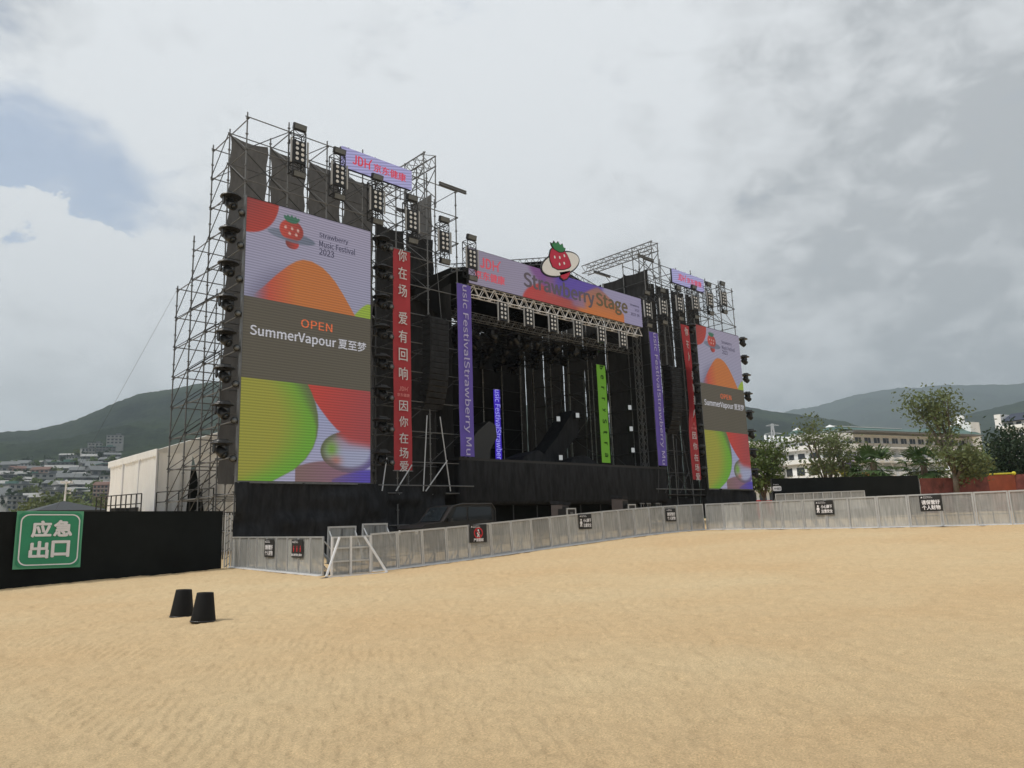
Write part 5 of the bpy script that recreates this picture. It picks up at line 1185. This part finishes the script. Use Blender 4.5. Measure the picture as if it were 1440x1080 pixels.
# ================================================================== trees
def leaf_cloud(centres, n, size, spread, flat=.8, seed=0):
    r = np.random.RandomState(seed); c = np.array(centres)[r.randint(0, len(centres), n)]
    p = c+r.normal(0, 1, (n, 3))*np.array([spread, spread, spread*flat]); a = r.normal(0, 1, (n, 3)); a /= np.linalg.norm(a, axis=1)[:, None]; b = np.cross(a, r.normal(0, 1, (n, 3))); b /= np.linalg.norm(b, axis=1)[:, None]
    s = (size*r.uniform(.6, 1.3, n))[:, None]; mb = MB()
    v = np.stack([p-a*s, p+b*s*.5, p+a*s, p-b*s*.5], 1).reshape(-1, 3); mb.v = [tuple(q) for q in v.tolist()]; mb.f = [(4*i, 4*i+1, 4*i+2, 4*i+3) for i in range(n)]; return mb
def tree(label, base, h, crown, nl, leafm, size=.2, name='tree', group=None, trunk_r=.16, lean=(0, 0), fork=.32, spread=.5, seed=1, cat='tree', n_l=9, shape=1.0):
    rs = random.Random(seed); base = Vector([float(c) for c in base]); t = thing(name, label, cat, base, 0, group)
    top = base+Vector((lean[0], lean[1], h*fork)); mb = MB(); mid = base.lerp(top, .5)+Vector((rs.uniform(-.1, .1), rs.uniform(-.1, .1), 0)); mb.path([base, mid, top], [trunk_r, trunk_r*.8, trunk_r*.65], 8); part('trunk', mb, M['bark'], t, True)
    ends = []; lm = MB(); cw, ch = crown
    for i in range(n_l):
        a = 2*PI*i/n_l+rs.uniform(-.4, .4); q = rs.uniform(.25, 1); zz = rs.uniform(.0, 1)
        e = base+Vector((lean[0]*1.6+math.cos(a)*cw*q*(1-.45*abs(zz-.45)), lean[1]*1.6+math.sin(a)*cw*q*(1-.45*abs(zz-.45)), h-ch+ch*zz*shape))
        m_ = top.lerp(e, .5)+Vector((rs.uniform(-.25, .25), rs.uniform(-.25, .25), rs.uniform(-.1, .35)))*cw*.4
        lm.path([top-Vector((0, 0, rs.uniform(0, h*.08))), m_, e], [trunk_r*.45, trunk_r*.28, trunk_r*.1], 6); ends.append(tuple(e)); ends.append(tuple(m_.lerp(e, .6)))
        for k in range(4):
            f = m_.lerp(e, rs.uniform(0, .9))+Vector((rs.uniform(-1, 1), rs.uniform(-1, 1), rs.uniform(-.3, .8)))*cw*.36; lm.path([m_.lerp(e, rs.uniform(0, .6)), f], [trunk_r*.2, trunk_r*.07], 5); ends.append(tuple(f))
    part('limb', lm, M['bark'], t, True)
    part('crown', leaf_cloud(ends, nl, size, cw*.16*spread*2, .75, seed), leafm, t)
    return t
# ---- hillside town
def make_house(w_, d_, h_, wallm, roofm, flat, nwin, floors):
    t = thing('town_house', 'x', 'house')
    mb = MB(); mb.box((0, 0, h_/2-4), (w_, d_, h_+8)); part('wall', mb, wallm, t, local=True)
    mb = MB()
    if flat: mb.box((0, 0, h_+.25), (w_+1.2, d_+1.2, .5)); mb.box((w_*.2, 0, h_+1.3), (w_*.3, d_*.5, 2.2))
    else:
        a, b = w_/2+.6, d_/2+.7; mb.add([(-a, -b, h_), (a, -b, h_), (a, b, h_), (-a, b, h_), (-a, 0, h_+d_*.28), (a, 0, h_+d_*.28)], [(0, 1, 5, 4), (2, 3, 4, 5), (0, 4, 3), (1, 2, 5), (0, 3, 2, 1)])
    part('roof', mb, roofm, t, local=True)
    for f in range(floors):
        z = h_*(f+.55)/floors
        for i in range(nwin):
            x = -w_/2+w_*(i+.5)/nwin; mb = MB(); mb.box((x, -d_/2-.04, z), (w_/nwin*.55, .14, h_/floors*.5)); part('window', mb, M['hwin'], t, local=True)
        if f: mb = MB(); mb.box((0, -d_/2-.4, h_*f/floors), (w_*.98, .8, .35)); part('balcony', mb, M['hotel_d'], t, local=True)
    return t
ww = mat('town_white_wall', (.36, .355, .34, 1), .8, 0, .15, .2); wg = mat('town_grey_wall', (.14, .14, .14, 1), .8, 0, .2, .2); wp = mat('town_pink_wall', (.36, .24, .20, 1), .8, 0, .15, .2)
rg = mat('town_grey_roof', (.15, .16, .165, 1), .7, 0, .2, .2); rr_ = mat('town_brown_roof', (.16, .085, .065, 1), .7, 0, .2, .2); rw = mat('town_pale_roof', (.36, .36, .35, 1), .7, 0, .1, .2); rgr = mat('town_green_roof', (.12, .22, .19, 1), .6, 0, .1, .2)
HP = [make_house(20, 11, 7, wg, rg, False, 5, 2), make_house(15, 10, 10, ww, rg, True, 4, 3), make_house(24, 10, 6, wg, rw, False, 6, 2), make_house(14, 10, 9, wp, rr_, False, 4, 3), make_house(22, 11, 8, wg, rgr, True, 6, 3)]
TP = [tree('x', (0, 0, 0), 9, (4.5, 6.5), 170, M[m], 1.5, 'hillside_tree', None, .3, seed=70+i, spread=.9, n_l=6) for i, m in enumerate(('leaf', 'scrub', 'leaf_d'))]; TS = [[], [], []]
for i in range(42):
    az = 8.2+7.4*((i*.618) % 1); dd = 440+i*11; z = hz_at(az, dd, 260, 1700, LEFT_PROF); k = i % 3
    place(TP[k], TS[k], (math.sin(math.radians(az))*dd, math.cos(math.radians(az))*dd, z), i, f'{("green", "yellowish", "dark")[k]} tree among the houses of the hillside town', 'trees among the town houses')
HS = [[] for _ in HP]; rows = [(470, 7), (520, 7), (575, 8), (630, 8), (690, 8), (750, 8), (815, 7), (890, 6)]; KIND = ['grey gabled', 'white flat-roofed', 'long pale-roofed', 'pinkish brown-roofed', 'long green-roofed']
ORDR = 'lowest second third fourth fifth sixth seventh topmost'.split()
for r, (d, n) in enumerate(rows):
    for i in range(n):
        k = (0, 2, 0, 1, 4, 0, 2, 3, 0, 1, 2)[(r*5+i*3+(r*i) % 4) % 11]
        az = 8.4+7.4*(i+.5)/n+random.uniform(-.25, .25)+(.3 if r % 2 else 0); dd = d+random.uniform(-16, 16)
        z = hz_at(az, dd, 260, 1700, LEFT_PROF)+2.5*float(fbm(az*3, dd/60))
        o = place(HP[k], HS[k], (math.sin(math.radians(az))*dd, math.cos(math.radians(az))*dd, z), -math.radians(az)+random.uniform(-.5, .5), f'{KIND[k]} house, {ORD[i]} from the left in the {ORDR[r]} row of the hillside town', 'houses of the hillside town')
        s = random.uniform(.62, 1.0); o.scale = (s*random.uniform(.8, 1.2), s, s*random.uniform(.85, 1.15))

def ground_at(px, depth): q = at(px, 690, depth); return (q[0], q[1], 1.2)
tree('bushy olive-green tree just right of the right video screen', ground_at(1074, 68), 7.6, (2.5, 4.6), 3600, M['leaf'], .17, 'leafy_tree', TG, .17, seed=3, spread=.62)
tree('thin-leaved tree with a stout leaning trunk before the hotel rotunda', ground_at(1172, 66), 8.9, (2.9, 6.0), 2500, M['leaf2'], .15, 'sparse_tree', TG, .24, (-.5, .2), seed=5, spread=.6)
tree('slender thin-leaved tree between the rotunda and the first palm', ground_at(1186, 64), 6.9, (2.0, 4.2), 1000, M['leaf2'], .15, 'sparse_tree', TG, .17, (.5, -.3), seed=6, spread=.6)
tree('tall thin-leaved tree rising above the hotel roof on the right', ground_at(1344, 60), 10.3, (3.1, 7.3), 4600, M['leaf2'], .16, 'sparse_tree', TG, .28, (.1, -.1), seed=12, spread=.58, n_l=12, fork=.33)
for px, dz, s_ in ((1415, 0, 1.0), (1440, .4, 1.1)):
    tree(f'dense dark evergreen {"left" if px == 1415 else "right"} of the two at the right edge', ground_at(px, 74), 7.6*s_, (2.6*s_, 5.4*s_), 5200, M['leaf_d'], .2, 'evergreen_tree', TG, .2, seed=px, spread=.9, n_l=14)
def palm(label, base, h, r, seed):
    rs = random.Random(seed); base = Vector([float(c) for c in base]); t = thing('palm_tree', label, 'palm', base, 0, 'palms before the white hotel'); top = base+Vector((rs.uniform(-.15, .15), rs.uniform(-.15, .15), h))
    mb = MB(); k = 9; mb.path([base.lerp(top, i/k) for i in range(k+1)], [.22-.04*i/k+(.04 if i % 2 else 0)+(.07 if i > k-3 else 0) for i in range(k+1)], 10); part('trunk', mb, M['bark_d'], t)
    for i in range(30):
        a = 2.4*i; el = rs.uniform(-.55, 1.2) if i < 18 else rs.uniform(-.75, -.2); L_ = r*rs.uniform(.8, 1.1); d = Vector((math.cos(a)*math.cos(el), math.sin(a)*math.cos(el), math.sin(el))); mb = MB()
        pts = [top+d*L_*.62*u+Vector((0, 0, -.18*r*u*u)) for u in (0, .5, 1)]; mb.path(pts, [.03, .02, .015], 4); tip = pts[-1]; side = d.cross(Vector((0, 0, 1))).normalized(); up = side.cross(d)
        for j in range(17):
            b_ = -1.9+3.8*j/16; dirn = (d*math.cos(b_)+side*math.sin(b_)+up*rs.uniform(-.12, .12)).normalized(); ln = L_*.52*(1-.22*abs(b_)/1.9); e = tip+dirn*ln+Vector((0, 0, -.2*ln*rs.uniform(.2, 1.6))); m_ = tip+dirn*ln*.6; wv = dirn.cross(up).normalized()*.085
            mb.add([tip, m_+wv, e, m_-wv], [(0, 1, 2, 3)])
        part('frond', mb, M['palm'], t)
palm('fan palm right of the thin-leaved trees, leftmost of the palms', ground_at(1235, 62), 4.6, 2.1, 1); palm('second fan palm, half behind the tall thin-leaved tree', ground_at(1305, 65), 4.6, 2.2, 2); palm('low dark fan palm right of the tall thin-leaved tree', ground_at(1371, 68), 4.4, 2.0, 4)
# shrubs in flower and awning
for px, y, dpt, w_, m_, lab, nm in ((1199, 657, 70, .95, 'lilac', 'lilac flowering shrub above the low black wall', 'flowering_shrub'), (1184, 664, 70, .6, 'yellow', 'yellow flowering shrub beside the lilac one', 'flowering_shrub')):
    q = at(px, y, dpt); t = thing(nm, lab, 'shrub', (q[0], q[1], 1.2)); mb = MB(); mb.path([(q[0], q[1], 1.2), (q[0]+.1, q[1], q[2])], .06); part('stem', mb, M['bark'], t)
    cs_ = [tuple(q+np.array([random.gauss(0, w_*.4), random.gauss(0, w_*.4), random.gauss(0, w_*.4)])) for _ in range(12)]; part('blossoms', leaf_cloud(cs_, 420, .09, w_*.2, 1, px), M[m_], t); part('leaves', leaf_cloud(cs_, 260, .10, w_*.26, 1, px+1), M['leaf'], t)
a, b = at(1208, 664, 76), at(1232, 663, 77); t = thing('shop_awning', 'long orange awning below the first palm', 'awning', ((a[0]+b[0])/2, (a[1]+b[1])/2, 1.2))
mb = MB(); dv = (b-a)/np.linalg.norm(b-a); nv = np.array([dv[1], -dv[0], 0]); mb.add([a, b, b+nv*1.2+[0, 0, -.45], a+nv*1.2+[0, 0, -.45], a+[0, 0, -.1], b+[0, 0, -.1], b+nv*1.2+[0, 0, -.7], a+nv*1.2+[0, 0, -.7]], [(0, 1, 2, 3), (7, 6, 5, 4), (3, 2, 6, 7), (0, 3, 7, 4), (1, 5, 6, 2)]); part('canvas', mb, M['orange'], t)
for q in (a, b):
    mb = MB(); q = q+nv*1.1; mb.tube((q[0], q[1], 1.2), (q[0], q[1], q[2]-.4), .04); part('pole', mb, M['steel'], t)
# wood below the town and near trees on the left
for i, (px, dpt, h) in enumerate(((28, 190, 8.8), (52, 175, 10.0), (74, 185, 12.2), (100, 195, 13), (122, 180, 11.5), (142, 190, 12.5), (110, 165, 8.5), (62, 165, 8.5), (160, 200, 12))):
    q = at(px, 700, dpt); tree(f'{ORD[i]} scrubby olive tree of the clump below the hillside town', (q[0], q[1], .6), h, (4.6, 7.5), 900, M['scrub'] if i % 3 else M['leaf'], .62, 'scrub_tree', 'scrubby trees below the town', .3, seed=30+i, spread=.85)

# ================================================================== right: walls and hotel
A_ = hit(1085, 673, 2, 4.2); B_ = hit(1290, 668.5, 2, 4.2)
panel_wall('low_hoarding', 'low matt black hoarding wall behind the right part of the fence', [tuple(A_[:2]), tuple(B_[:2])], 3, M['wallcloth'], 'wall', ztop=4.2)
q = hit(1093, 686, 2, 3.55); d_ = (B_-A_)[:2]/np.linalg.norm((B_-A_)[:2]); n_ = Vector((d_[1], -d_[0], 0)); rz = math.atan2(d_[1], d_[0])
o_ = Vector(CAM); r_ = Vector(ray(1093, 687)); pl = Vector((A_[0], A_[1], 0))+n_*.09; p = o_+r_*((pl-o_).dot(n_)/r_.dot(n_))
t = thing('arrow_sign', 'small white rounded sign at the left end of the low black wall', 'sign', p-Vector((0, 0, .3)), rz)
mb = MB(); mb.prism([(.32*math.copysign(abs(math.cos(a))**.4, math.cos(a)), .3+.17*math.copysign(abs(math.sin(a))**.4, math.sin(a))) for a in [2*PI*i/28 for i in range(28)]], (0, 0, 0), EX, EZ, .02); part('board', mb, M['sign_w'], t, local=True)
mb = MB(); text(mb, '←', (-.13, -.012, .3), EX, EZ, .2, .14, .02); part('arrow', mb, M['sign_k'], t, local=True); mb = MB(); text(mb, '出口', (.12, -.012, .3), EX, EZ, .26, .15, .02); part('lettering', mb, M['sign_k'], t, local=True)
mb = MB(); text(mb, 'Strawberry', (-.08, -.012, .57), EX, EZ, .42, .07, .02); part('heading', mb, M['sign_w'], t, local=True)
C_ = hit(1292, 671, 2, 4.35); D_ = hit(1388, 669, 2, 4.35); E_ = hit(1426, 667.5, 2, 4.4); F_ = hit(1500, 663, 2, 4.4)
panel_wall('faded_hoarding', 'faded red printed hoarding right of the low black wall', [tuple(C_[:2]), tuple(D_[:2])], 3, M['hoard'], 'wall', ztop=4.25, amp=.05)
panel_wall('orange_hoarding', 'bright orange hoarding panel near the right edge', [tuple(D_[:2]), tuple(E_[:2])], 3, M['hoard_o'], 'wall', ztop=4.4, amp=.05)
panel_wall('faded_hoarding', 'dull red hoarding panel cut off by the right edge of the view', [tuple(E_[:2]), tuple(F_[:2])], 3, M['hoard'], 'wall', ztop=4.4, amp=.05)
mb = MB(); mb.tube(tuple(D_+[0, 0, .12]), tuple(E_+[0, 0, .12]), .07); mb.ball(tuple(E_+[0, 0, .12]), .16); solo('yellow_pipe', mb, M['yellow'], 'yellow pipe lying along the top of the orange hoarding', 'pipe')
for i, (px, c) in enumerate(((1062, 'sign_r'), (1070, 'hoard'), (1078, 'sign_r'))):
    q = at(px, 690, 66+i); t = thing('red_barrel_barrier', f'{ORD[i]} red water-filled road barrier from the left, beside the right screen', 'road barrier', (q[0], q[1], 1.2), .6, 'red road barriers')
    mb = MB(); mb.prism([(-.45, 0), (.45, 0), (.42, .35), (.28, .6), (.24, 1.9), (-.24, 1.9), (-.28, .6), (-.42, .35)], (0, 0, 0), (0, 1, 0), EZ, 1.3); part('body', mb, M[c], t, local=True)
    mb = MB(); mb.box((-.66, 0, 1.3), (.03, .42, .2)); part('reflector', mb, M['sign_w'], t, local=True)

def hotel_wing():
    a = at(1196, 650, 150); b = at(1368, 650, 168); d = np.array([b[0]-a[0], b[1]-a[1]]); Lg = float(np.linalg.norm(d)); rz = math.atan2(d[1], d[0]); zt = at(1250, 612, 158)[2]
    t = thing('hotel_building', 'long white hotel wing with balconies under a green metal roof', 'hotel', (a[0], a[1], 1.0), rz)
    H = zt-1.0; fh = 2.95; bays = 14; bw = Lg/bays
    mb = MB(); mb.box((Lg/2, 2.9, H/2), (Lg, 3.8, H)); part('wall', mb, M['hotel'], t, local=True)
    rf = MB(); pts = [(-1, -1.6), (-1, 9.5)]; n = 24; vs = []
    for i in range(n+1):
        x = -1.2+(Lg+2.4)*i/n; sw = 1.3*max(0, (x-Lg*.45)/(Lg*.5))**2
        vs += [(x, -2.6, H+.35), (x, .2, H+.9+sw*.5), (x, 2.2, H+1.6+sw), (x, 4.6, H+.6)]
    rf.add(vs, [(4*i+k, 4*i+4+k, 4*i+5+k, 4*i+1+k) for i in range(n) for k in range(3)]); part('roof', rf, M['hroof'], t, local=True)
    mb = MB(); mb.box((Lg/2, -.9, H+.18), (Lg+2, 3.2, .3)); part('eave', mb, M['eave'], t, local=True)
    mb = MB(); mb.bar((-1, 2.2, H+1.7), (Lg*.5, 2.2, H+1.7), .4, .2); part('ridge_cap', mb, M['white'], t, local=True)
    nf = int(H/fh)
    for f in range(nf):
        z = H-fh*(f+1)
        mb = MB(); mb.box((Lg/2, -.45, z), (Lg, 2.9 if f else 2.0, .28)); part('floor_slab', mb, M['hotel'], t, local=True)
        if f > 3: continue
        for i in range(bays):
            x = bw*(i+.5)
            mb = MB(); mb.box((x, .97, z+1.35), (bw*.62, .08, 1.9)); o = part('window', mb, M['hwin'], t, local=True)
            mb = MB(); mb.box((x, .92, z+1.35), (.08, .06, 1.9)); part('mullion', mb, M['white'], o, local=True)
            if f:
                mb = MB(); q = [(x+bw*.46*math.cos(th), -1.0-1.1*math.sin(th)) for th in [PI*k/8 for k in range(9)]]
                for k in range(8): mb.bar((*q[k], z+.55), (*q[k+1], z+.55), .1, .85)
                part('balcony', mb, M['hotel'], t, local=True)
                mb = MB(); mb.add([(x-bw*.5, 1, z+.14), (x-bw*.5, -1.5, z+.14), (x-bw*.5, -.6, z+fh-.2), (x-bw*.5, 1, z+fh-.2), (x-bw*.5+.18, 1, z+.14), (x-bw*.5+.18, -1.5, z+.14), (x-bw*.5+.18, -.6, z+fh-.2), (x-bw*.5+.18, 1, z+fh-.2)], [(0, 1, 2, 3), (7, 6, 5, 4), (1, 5, 6, 2), (2, 6, 7, 3)]); part('partition', mb, M['hotel'], t, local=True)
            else:
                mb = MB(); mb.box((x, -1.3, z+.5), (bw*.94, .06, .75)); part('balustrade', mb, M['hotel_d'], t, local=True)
    mb = MB(); mb.box((Lg+1.2, 3, (H+3.4)/2), (3.4, 8, H+3.4)); mb.box((Lg+2.2, 3, H+4.4), (.8, 2, 2)); part('end_tower', mb, M['hotel'], t, local=True)
hotel_wing()
def rotunda():
    c = at(1152, 650, 146); z = lambda y: float(at(1150, y, 140)[2])-1
    t = thing('hotel_building', 'white stepped hotel rotunda topped by two green pavilion roofs', 'hotel', (c[0], c[1], 1.0), -.75)
    R_ = 5.8
    for i, (r, y0, y1) in enumerate(((1.28, 690, 652), (1.14, 652, 632), (1.0, 632, 616))):
        mb = MB(); mb.lathe([(R_*r, z(y0)), (R_*r, z(y1))], (0, 0, 0), 36); part('storey', mb, M['hotel'], t, True, local=True)
        mb = MB(); mb.lathe([(R_*r+.7, z(y1)), (R_*r+.8, z(y1)+.1), (R_*r+.8, z(y1)+.9), (R_*r+.6, z(y1)+.9), (R_*r+.6, z(y1)+.2)], (0, 0, 0), 36); part('parapet', mb, M['hotel'], t, local=True)
        for k in range(18):
            a = 2*PI*k/18; mb = MB(); mb.box(((R_*r+.02)*math.cos(a), (R_*r+.02)*math.sin(a), z(y1)-1.3), (.12, R_*r*.2, 1.5), a); part('window', mb, M['hwin'], t, local=True)
    for dx, y in ((-3.6, 603), (2.9, 600)):
        zz = z(616)+.4; ze = z(y); mb = MB(); mb.lathe([(1.75, ze-.05), (1.8, ze), (.9, ze+.55), (.06, ze+.95)], (dx, 0, 0), 18); part('pavilion_roof', mb, M['hroof'], t, local=True)
        mb = MB(); mb.lathe([(.9, ze+.6), (.85, ze+.75), (.05, ze+1.15)], (dx, 0, 0), 14); part('roof_cap', mb, M['hotel'], t, local=True)
        for k in range(8):
            a = 2*PI*k/8; mb = MB(); mb.tube((dx+1.45*math.cos(a), 1.45*math.sin(a), zz), (dx+1.45*math.cos(a), 1.45*math.sin(a), ze), .12); part('column', mb, M['hotel'], t, local=True)
rotunda()
def side_block():
    a = at(1050, 650, 140); b = at(1118, 650, 150); d = (b-a)[:2]; Lg = float(np.linalg.norm(d)); H = float(at(1080, 626, 145)[2])-1
    t = thing('hotel_building', 'low white hotel terrace block behind the olive-green tree', 'hotel', (a[0], a[1], 1.0), math.atan2(d[1], d[0]))
    mb = MB(); mb.box((Lg/2, 4, H/2), (Lg, 7, H)); part('wall', mb, M['hotel'], t, local=True)
    for f in range(5):
        z = H-2.8*f; mb = MB(); mb.box((Lg/2, -.2, z), (Lg, 2.0, .7)); part('balcony', mb, M['hotel'], t, local=True)
        for i in range(5): mb = MB(); mb.box((Lg*(i+.5)/5, .47, z-1.5), (Lg/5*.66, .1, 1.7)); part('window', mb, M['hwin'], t, local=True)
    for i in range(7): mb = MB(); mb.box((Lg*.45+i*Lg*.09, .3, H+1.1), (.35, .35, 1.8)); part('pergola_post', mb, M['hotel'], t, local=True)
side_block()
def far_hotel():
    a = at(1404, 610, 200); b = at(1475, 610, 190); d = (b-a)[:2]; Lg = float(np.linalg.norm(d)); H = float(at(1420, 594, 200)[2])-1
    t = thing('hotel_building', 'white hotel with a navy roof rising behind the dark evergreens', 'hotel', (a[0], a[1], 1.0), math.atan2(d[1], d[0]))
    mb = MB(); mb.box((Lg/2, 5, H/2), (Lg, 8, H)); part('wall', mb, M['hotel'], t, local=True)
    mb = MB(); mb.add([(1.5, -1, H), (Lg, -1, H), (Lg, 9, H), (1.5, 9, H), (2.5, 3, H+2.3), (Lg, 3, H+2.3)], [(0, 1, 5, 4), (2, 3, 4, 5), (0, 4, 3), (1, 2, 5)]); part('roof', mb, M['blue_roof'], t, local=True)
    mb = MB(); mb.box((.6, 2, H+.6), (1.6, 5, 3.2)); part('stair_tower', mb, M['hotel'], t, local=True)
    for f in range(4):
        z = H-3*f; mb = MB(); mb.box((Lg/2, -.3, z-.2-1.3), (Lg, 1.7, .8)); part('balcony', mb, M['hotel'], t, local=True)
        for i in range(6): mb = MB(); mb.box((Lg*(i+.5)/6, .96, z-.7), (Lg/6*.6, .1, 1.1)); part('window', mb, M['hwin'], t, local=True)
far_hotel()
for i, px in enumerate((1366, 1390)):
    a = at(px, 660, 82); t = thing('beach_hut', f'{"left" if i == 0 else "right"} small white gabled hut behind the faded hoarding', 'hut', (a[0], a[1], 1.2), -.9, 'white gabled huts'); H = float(at(px, 657, 82)[2])-1.2; w_ = 1.5
    mb = MB(); mb.prism([(-w_, 0), (w_, 0), (w_, H), (0, H+.9), (-w_, H)], (0, 0, 0), EX, EZ, 3.0); part('wall', mb, M['hotel'], t, local=True)
    mb = MB(); mb.add([(-w_-.2, -.2, H-.1), (0, -.2, H+1.02), (w_+.2, -.2, H-.1), (-w_-.2, 3.2, H-.1), (0, 3.2, H+1.02), (w_+.2, 3.2, H-.1)], [(0, 1, 4, 3), (1, 2, 5, 4)]); part('roof', mb, M['white'], t, local=True)
    for dx in (-.35, .35): mb = MB(); mb.box((dx, -.03, H-1.0), (.45, .05, 1.0)); part('window', mb, M['hwin'], t, local=True)
def pylon():
    q = at(1088, 620, 950); top = float(at(1088, 596, 950)[2]); az = math.degrees(math.atan2(q[0], q[1])); dd = math.hypot(q[0], q[1])
    g = 30.0; t = thing('transmission_tower', 'pale lattice transmission tower standing before the hazy hills', 'pylon', (q[0], q[1], g), -.9); H = top-g
    wd = lambda u: 7*(1-u)**1.3+1.2
    for sx in (-1, 1):
        for sy in (-1, 1):
            mb = MB(); mb.path([(sx*wd(k/8)/1, sy*wd(k/8), H*k/8) for k in range(9)], .45, 4); part('leg', mb, M['alu_w'], t, local=True)
    mb = MB()
    for k in range(8):
        a_, b_ = wd(k/8), wd((k+1)/8)
        for s_ in (-1, 1): mb.tube((-a_, s_*a_, H*k/8), (b_, s_*b_, H*(k+1)/8), .28, 4); mb.tube((a_, s_*a_, H*k/8), (-b_, s_*b_, H*(k+1)/8), .28, 4); mb.tube((-b_, s_*b_, H*(k+1)/8), (b_, s_*b_, H*(k+1)/8), .28, 4)
    part('bracing', mb, M['alu_w'], t, local=True)
    for u, w_ in ((.98, 8), (.86, 11), (.74, 9.5)):
        mb = MB(); mb.tube((-w_, 0, H*u), (w_, 0, H*u), .4, 4); mb.tube((-w_, 0, H*u), (0, 0, H*u+2.5), .3, 4); mb.tube((w_, 0, H*u), (0, 0, H*u+2.5), .3, 4); part('cross_arm', mb, M['alu_w'], t, local=True)
pylon()
